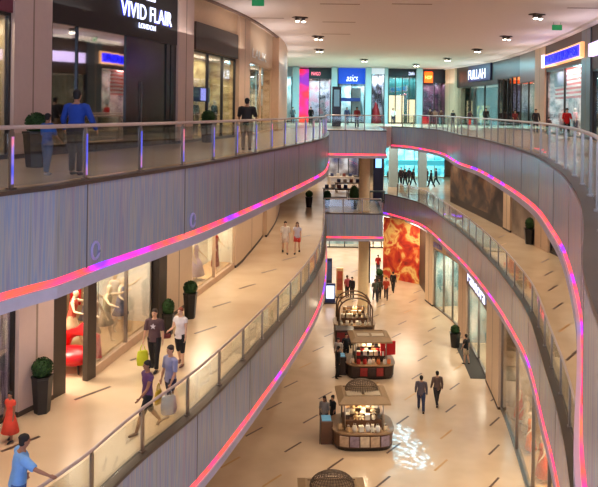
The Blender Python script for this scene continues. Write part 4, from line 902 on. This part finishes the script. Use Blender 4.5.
for px, c, lab in [(553, (90, 90, 120), 'mannequin in blue grey at the left of the flag window'), (560, (200, 120, 120), 'mannequin in pink beneath the flag stripes'), (574, (180, 180, 190), 'mannequin in white beneath the flag stripes, right')]:
    figure('mannequin', lab, 'mannequin', on_shop(SR3, px, .95, L3+.02), 265, 1.75, top=c, sleeve=.6, bottom=(70, 74, 96), shoe=None, hair=None, mono=(200, 190, 170), vox=.03)
# window plinths
for nm, cv, pa, pb, z, h_, d0, d1, lab in [('display_plinth', SL2, 106, 153, L2, .3, .15, 1.6, 'low timber plinth carrying the posed mannequins, middle floor left'), ('display_plinth', SL2, 192, 234, L2, .3, .15, 1.2, 'low pale plinth in the lit dress window'), ('display_plinth', SR1, 538, 503, 0, .4, .15, 1.6, 'low pale plinth in the ground floor mannequin window'), ('display_plinth', SL3, 52, 120, L3, .3, .15, 2.0, 'dark plinth behind the black shop glass')]:
    g = MB(); quad_on(g, cv, pa, pb, z+.01, z+h_, d0, d1); g.build(nm, mat('timber_plinth', (196, 156, 110), .5) if 'dark' not in lab else M_brown, label=lab, cat='plinth')
# red goods in the open doorway
q = P(73, 370, L2)
e = empty('red_armchair', q, -.3, 'glossy red rounded armchair inside the open doorway shop', 'armchair'); mr = mat('red_vinyl', (206, 14, 26), .3)
MB().ball((0, 0, .42), .62, .5, .26, 20, 10).build('seat', mr, e); MB().tube([(-.6, .3, .3), (-.45, .42, .85), (0, .48, 1.05), (.45, .42, .85), (.6, .3, .3)], [.14, .17, .2, .17, .14], 12).build('backrest', mr, e)
for sx in (-.35, .35):
    for sy in (-.25, .25): MB().tube([(sx, sy, 0), (sx*.95, sy*.95, .25)], [.02, .035], 8).build('leg', M_dark, e)
e = empty('garment_rail', P(71, 352, L2), .4, 'rail of hanging red and navy garments at the back of the doorway shop', 'clothes rail')
MB().tube([(-.8, 0, 0), (-.8, 0, 2.6), (.8, 0, 2.6), (.8, 0, 0)], .02, 8).build('rail', M_steel, e)
for k in range(7):
    x = -.66+k*.22; m = MB(); m.tube([(x, 0, 2.55), (x, 0, 2.45), (x, 0, 2.3), (x, 0, 1.5)], [(.01, .02), (.03, .2), (.05, .24), (.07, .26)], 10); m.build('garment', mr if k > 1 else mat('navy_cloth', (30, 40, 90), .8), e)

# ------------------------------------------------------------------ kiosks
def kiosk(name, lab, loc, rz, wood, panel, roof=True, dome=True, arch=False, cabinet=True, W=2.7, D=2.1, lampcol=(1, .85, .6)):
    e = empty(name, loc, rz, lab, 'kiosk'); hw, hd = W/2, D/2
    m = MB(); n = 28; base = []
    def outline(k, fr=.25):
        pts = []
        for i in range(n):
            a = 2*PI*i/n; cx, sx = math.cos(a), math.sin(a)
            pts.append((math.copysign(abs(cx)**fr_, cx)*hw*k, math.copysign(abs(sx)**fr_, sx)*hd*k))
        return pts
    fr_ = .55
    def drum(k0, k1, z0, z1, m):
        a, b = outline(k0), outline(k1)
        m.add([(x, y, z0) for x, y in a]+[(x, y, z1) for x, y in b], [tuple(range(n-1, -1, -1)), tuple(range(n, 2*n))]+[(i, (i+1) % n, n+(i+1) % n, n+i) for i in range(n)]); return m
    drum(.94, .98, 0, .14, MB()).build('plinth', M_dark, e)
    drum(.97, 1.0, .14, .72, MB()).build('counter', wood, e)
    drum(1.03, 1.03, .72, .78, MB()).build('counter_top', mat('counter_top_'+name, (150, 120, 88), .4), e)
    for k in range(5):
        x = -hw*.66+k*hw*.33
        yy = -hd*(max(0, 1-(abs(x)/hw)**(2/fr_))**(fr_/2))-.03
        a = math.atan2(x*.35, 1); mm = MB(); mm.bbox(-.2, .2, -.02, .02, 0, .44, .01); o = mm.build('picture_panel', panel[k % len(panel)], e); o.location = (x, yy, .22); o.rotation_euler = (0, 0, a)
    MB().bbox(-hw*.62, hw*.62, -hd*.42, hd*.42, .78, 1.12, .03).build('riser', wood, e)
    MB().bbox(-hw*.5, hw*.5, -hd*.12, hd*.12, 1.12, 1.75, .03).build('shelf_tower', wood, e)
    for z in (1.3, 1.55): MB().box(-hw*.54, hw*.54, -hd*.26, hd*.26, z, z+.02).build('shelf', mat('counter_top_'+name, (150, 120, 88), .4), e)
    if roof:
        for sx in (-1, 1):
            for sy in (-1, 1): MB().tube([(sx*hw*.62, sy*hd*.62, .78), (sx*hw*.62, sy*hd*.62, 2.02)], .035, 8).build('post', M_steel if not arch else wood, e)
    if roof:
        m = MB(); a, b, c = .86, .80, .5
        q = lambda k, l, z: [(-hw*k, -hd*l, z), (hw*k, -hd*l, z), (hw*k, hd*l, z), (-hw*k, hd*l, z)]
        m.add(q(.84, .95, 1.98)+q(.84, .95, 2.05)+q(.66, .62, 2.22)+q(.6, .54, 2.22)+q(.6, .54, 2.18),
              [(3, 2, 1, 0)]+[(r+i, r+(i+1) % 4, r+4+(i+1) % 4, r+4+i) for r in (0, 4, 8, 12) for i in range(4)]+[(16, 17, 18, 19)])
        rf = m.build('roof', mat('khaki_roof', (166, 136, 98), .6), e)
        for sx in (-1, 1): MB().box(sx*hw*.30-hw*.25, sx*hw*.30+hw*.25, -hd*.46, hd*.0, 2.19, 2.23).build('roof_panel', mat('pale_roof_panel', (206, 184, 150), .5), rf)
    if dome:
        m = MB(); R_, hz = .74, .46; z0 = 2.2
        for k in range(20):
            a = PI*k/20
            m.tube([(R_*math.cos(t)*math.cos(a), R_*math.cos(t)*math.sin(a)*.62+.25, z0+hz*math.sin(t)) for t in [PI*j/16 for j in range(17)]], .010, 4)
        for j in range(0, 8):
            t = PI/2*j/8; r = R_*math.cos(t)
            m.tube([(r*math.cos(2*PI*i/24), r*.62*math.sin(2*PI*i/24)+.25, z0+hz*math.sin(t)) for i in range(25)], .010 if j else .025, 4, cap=False)
        m.build('lattice_dome', mat('bronze_lattice', (112, 92, 72), .5, .3), e)
    if arch:
        for sy in (-.9, 0, .9):
            MB().tube([(-hw*.8, sy*hd, .78)]+[(hw*.8*math.cos(PI-PI*t/10), sy*hd, 1.8+.75*math.sin(PI*t/10)) for t in range(11)]+[(hw*.8, sy*hd, .78)], .05, 8).build('arch_beam', wood, e)
        for x in (-.5, .5): MB().tube([(x*hw*1.4, -hd*.9, 2.27), (x*hw*1.4, hd*.9, 2.27)], .035, 8).build('cross_beam', wood, e)
    if cabinet:
        MB().bbox(-hw-.5, -hw+.02, -.35, .35, 0, 1.0, .02).build('side_cabinet', wood, e)
        MB().box(-hw-.45, -hw-.04, -.28, .28, 1.0, 1.03).build('counter_screen', mat('blue_screen', (90, 130, 150), .3, em=(90, 140, 160), es=.4), e)
        MB().tube([(-hw-.54, -.3, 0), (-hw-.54, -.3, 1.5)], .018, 6).build('sign_pole', M_dark, e)
    l = bpy.data.lights.new('kiosk_lamp', 'POINT'); l.energy = 40*AMB; l.color = lampcol; l.shadow_soft_size = .15
    o = bpy.data.objects.new('kiosk_lamp', l); C.objects.link(o); o.parent = e; o.location = (0, -hd*.4, 1.9)
    return e
woodA = mat('walnut_kiosk', (104, 70, 46), .45); woodB = mat('dark_kiosk', (48, 32, 26), .45); woodC = mat('brown_kiosk', (92, 60, 38), .45)
pal = [mat('photo_panel_a', (188, 160, 130), .5, noise=.5, nscale=4), mat('photo_panel_b', (150, 130, 140), .5, noise=.5, nscale=5), mat('photo_panel_c', (206, 188, 160), .5, noise=.4, nscale=4)]
pal2 = [mat('dark_panel_a', (60, 40, 36), .5, noise=.5, nscale=5), mat('red_panel', (150, 40, 40), .5, noise=.4)]
K1 = P(361, 452, 0)+V(0, 1.05, 0); K2 = P(371, 380, 0)+V(0, 1.05, 0); K3 = P(355, 338, 0)+V(0, 1.05, 0); K0 = P(332.5, 471, 2.66); K0.z = 0; K0.y -= .25; K1.x += .12
kiosk('retail_kiosk', 'nearest full kiosk in the hall, khaki roof with a lattice dome, pale goods', K1, .04, woodA, pal)
kiosk('retail_kiosk', 'second kiosk up the hall, dark counter with red goods', K2, .04, woodB, pal2, dome=False, cabinet=True)
kiosk('retail_kiosk', 'farthest kiosk in the hall, brown timber with arched beams', K3, .04, woodC, [pal2[0]], roof=False, dome=False, arch=True, cabinet=False)
kiosk('retail_kiosk', 'kiosk whose lattice dome just shows at the bottom edge of the picture', K0, .04, woodA, pal, cabinet=False)
rk = random.Random(11)
def goods(K, cols, lab, grp, n, kinds):
    protos = {}
    spots = []
    for k in range(n):
        row = k % 3
        if row == 0: x, y, z = rk.uniform(-1.05, 1.05), -.82+rk.uniform(-.04, .04), .785
        elif row == 1: x, y, z = rk.uniform(-.85, .85), -.36+rk.uniform(-.04, .02), 1.125
        else: x, y, z = rk.uniform(-.7, .7), -.2, rk.choice([1.325, 1.575])
        if abs(x) > .95 and row == 0: y += .12
        if any(abs(x-a) < .2 and abs(z-c) < .05 for a, b, c in spots): continue
        spots.append((x, y, z)); kd = kinds[k % len(kinds)]; c = cols[k % len(cols)]; key = (kd, c)
        loc = K+V(x, y, z)
        if key not in protos:
            m = MB(); mt = mat('goods_%d_%d_%d' % c, c, .5, noise=.15)
            e = empty(kd, loc, rk.uniform(-.3, .3), lab, 'goods', grp); e.scale = (1.35, 1.35, 1.35)
            if kd == 'gift_box':
                MB().bbox(-.075, .075, -.06, .06, 0, .15, .008).build('box', mt, e); MB().bbox(-.08, .08, -.065, .065, .15, .18, .006).build('lid', mat('lid_white', (236, 226, 206), .5), e)
            elif kd == 'glass_jar':
                MB().tube([(0, 0, 0), (0, 0, .02), (0, 0, .12), (0, 0, .15), (0, 0, .17)], [.05, .065, .065, .04, .04], 12).build('jar', mt, e); MB().tube([(0, 0, .17), (0, 0, .2)], .045, 12).build('lid', M_steel, e)
            elif kd == 'soft_toy':
                m = MB(); m.ball((0, 0, .08), .07, .06, .08); m.ball((0, 0, .19), .05); m.ball((-.035, 0, .235), .018); m.ball((.035, 0, .235), .018)
                for sx in (-1, 1): m.tube([(sx*.05, 0, .12), (sx*.09, -.03, .07)], .02, 6); m.tube([(sx*.035, -.02, .03), (sx*.05, -.08, .02)], .024, 6)
                m.build('toy_body', mt, e)
            elif kd == 'folded_scarf':
                m = MB()
                for j in range(3): m.bbox(-.09, .09, -.07, .07, j*.035, j*.035+.03, .01)
                m.build('cloth', mt, e)
            else:
                MB().tube([(0, 0, 0), (0, 0, .1), (0, 0, .16), (0, 0, .2)], [(.07, .04), (.08, .045), (.075, .03), (.06, .02)], 10).build('purse_body', mt, e); MB().tube([(-.04, 0, .19), (-.03, 0, .26), (.03, 0, .26), (.04, 0, .19)], .006, 6).build('handle', mt, e)
            protos[key] = e
        else: copy_tree(protos[key], None, loc, rk.uniform(-.3, .3))
goods(K1, [(236, 226, 204), (226, 206, 170), (206, 170, 120), (240, 236, 226), (70, 56, 48)], 'small pale item on the nearest full kiosk', 'goods on the nearest full kiosk', 120, ['gift_box', 'soft_toy', 'glass_jar', 'handbag'])
goods(K2, [(190, 40, 36), (226, 206, 180), (40, 34, 36), (226, 120, 60), (236, 230, 220)], 'small item among red and white goods on the second kiosk', 'goods on the second kiosk', 110, ['handbag', 'gift_box', 'folded_scarf'])
goods(K3, [(236, 226, 206), (200, 180, 150), (150, 110, 70)], 'small cream item on the arched brown kiosk', 'goods on the arched kiosk', 90, ['glass_jar', 'gift_box'])
m = MB(); m.bbox(-.45, .45, -.05, .05, 0, .75, .02); o = m.build('hanging_garments', mat('red_garments', (200, 30, 36), .8), label='red garments hanging at the right end of the second kiosk', cat='clothes'); o.location = K2+V(1.0, -.3, 1.12); o.rotation_euler = (0, 0, .3)
m = MB(); m.bbox(-.6, .6, -.5, .5, 0, .95, .04); o = m.build('side_counter', woodB, label='dark low counter with red front left of the arched kiosk', cat='counter'); o.location = K3+V(-.75, -2.0, 0)
MB().box(-.5, .5, -.53, -.49, .2, .8).build('front_panel', mat('dark_red_panel', (120, 26, 34), .5), o)

# back left of the ground floor and middle floor furniture
def stand(name, lab, cat, px, py, z, w_, h_, m, scr=None):
    p = P(px, py, z); e = empty(name, p, 0, lab, cat)
    MB().bbox(-w_/2, w_/2, -.12, .12, .06, h_, .02).build('body', m, e); MB().bbox(-w_*.6, w_*.6, -.25, .25, 0, .06, .02).build('foot', M_dark, e)
    if scr: MB().box(-w_*.38, w_*.38, -.14, -.11, h_*.25, h_*.9).build('poster', scr, e)
stand('advertising_stand', 'tall navy advertising stand by the left fascia, ground floor back', 'stand', 327, 287, 0, .8, 2.4, mat('navy_body', (20, 24, 60)), mat('blue_stripe', (50, 70, 120), .5, noise=.5, nscale=3))
stand('advertising_stand', 'blue stand with a white screen at the left fascia, ground floor', 'stand', 330, 303, 0, .8, 1.5, mat('blue_body', (40, 60, 120), .4), mat('white_screen', (220, 230, 255), .4, em=(210, 225, 255), es=1.0))
stand('menu_stand', 'pale stand with a red framed board left of the cream column, ground floor', 'stand', 339.5, 297, 0, .55, 2.3, M_colcream, mat('red_frame_board', (190, 90, 70), .5, noise=.5, nscale=3))
for px, py, w_, d_, h_, c, lab in [(336, 200, 2.2, 1.0, 1.0, (60, 48, 44), 'dark low display table behind the middle bridge, left'), (348, 192, 2.4, 1.0, .9, (120, 96, 80), 'brown display table behind the middle bridge, centre'), (341, 184, 2.6, 1.0, .8, (206, 190, 170), 'pale display table behind the middle bridge, farthest'), (376, 203, 1.4, .8, 1.0, (50, 70, 70), 'dark teal counter right of the cream column, middle bridge')]:
    p = P(px, py, L2); e = empty('display_table', p, .1, lab, 'table'); mt = mat('table_%d_%d_%d' % c, c, .5)
    MB().bbox(-w_/2, w_/2, -d_/2, d_/2, h_-.08, h_, .02).build('table_top', mt, e)
    for sx in (-1, 1):
        for sy in (-1, 1): MB().box(sx*(w_/2-.1)-.04, sx*(w_/2-.1)+.04, sy*(d_/2-.1)-.04, sy*(d_/2-.1)+.04, 0, h_-.08).build('leg', mt, e)
    MB().bbox(-w_*.4, w_*.4, -d_*.35, d_*.35, .2, .26, .02).build('lower_shelf', mt, e)
    for k in range(4):
        o = MB().bbox(-.16, .16, -.14, .14, 0, .3, .02).build('display_box', mat('dbox%d' % (k % 3), [(40, 50, 90), (210, 200, 190), (120, 60, 50)][k % 3], .6), label='display box on the '+lab[:60].split(' display')[0]+' table', cat='box', group='display boxes on the tables behind the bridge') if 'counter' not in lab else None
        if o:
            o.location = p+V(-w_*.36+k*w_*.24, 0, h_); o['label'] = 'small display box on a table behind the middle bridge'
planter('tall dark plant in a pot behind the middle bridge, left of the cream column', P(354, 209, L2), .5, .25, .4, 2.0)
planter('dark potted plant at the left end of the middle bridge', P(327, 207, L2), .5, .2, .3, 1.6)

# patterned blue light thrown on the ground floor by a projector spotlight in the ceiling
def gobo(px, py, size, e):
    t = P(px, py, 0); s0 = V(6.5, 24, CEIL-.3)
    l = bpy.data.lights.new('pattern_projector', 'SPOT'); l.energy = e*.9; l.color = (.22, .55, 1); l.spot_size = math.radians(size); l.spot_blend = .35; l.shadow_soft_size = .01
    l.use_nodes = True; nt = l.node_tree; em = nt.nodes['Emission']; tc = nt.nodes.new('ShaderNodeTexCoord'); vo = nt.nodes.new('ShaderNodeTexVoronoi'); vo.inputs['Scale'].default_value = 90
    r = nt.nodes.new('ShaderNodeMapRange'); r.inputs[1].default_value = .25; r.inputs[2].default_value = .6; r.inputs[3].default_value = 4.0; r.inputs[4].default_value = .0
    nt.links.new(tc.outputs['Normal'], vo.inputs['Vector']); nt.links.new(vo.outputs['Distance'], r.inputs[0]); nt.links.new(r.outputs[0], em.inputs['Strength'])
    o = bpy.data.objects.new('pattern_projector', l); C.objects.link(o); o.location = s0; o.rotation_euler = (t-s0).to_track_quat('-Z', 'Y').to_euler()
for a in [(399, 432, 4.5, 9000), (406, 445, 5, 9000), (414, 460, 5, 9000)]: gobo(*a)
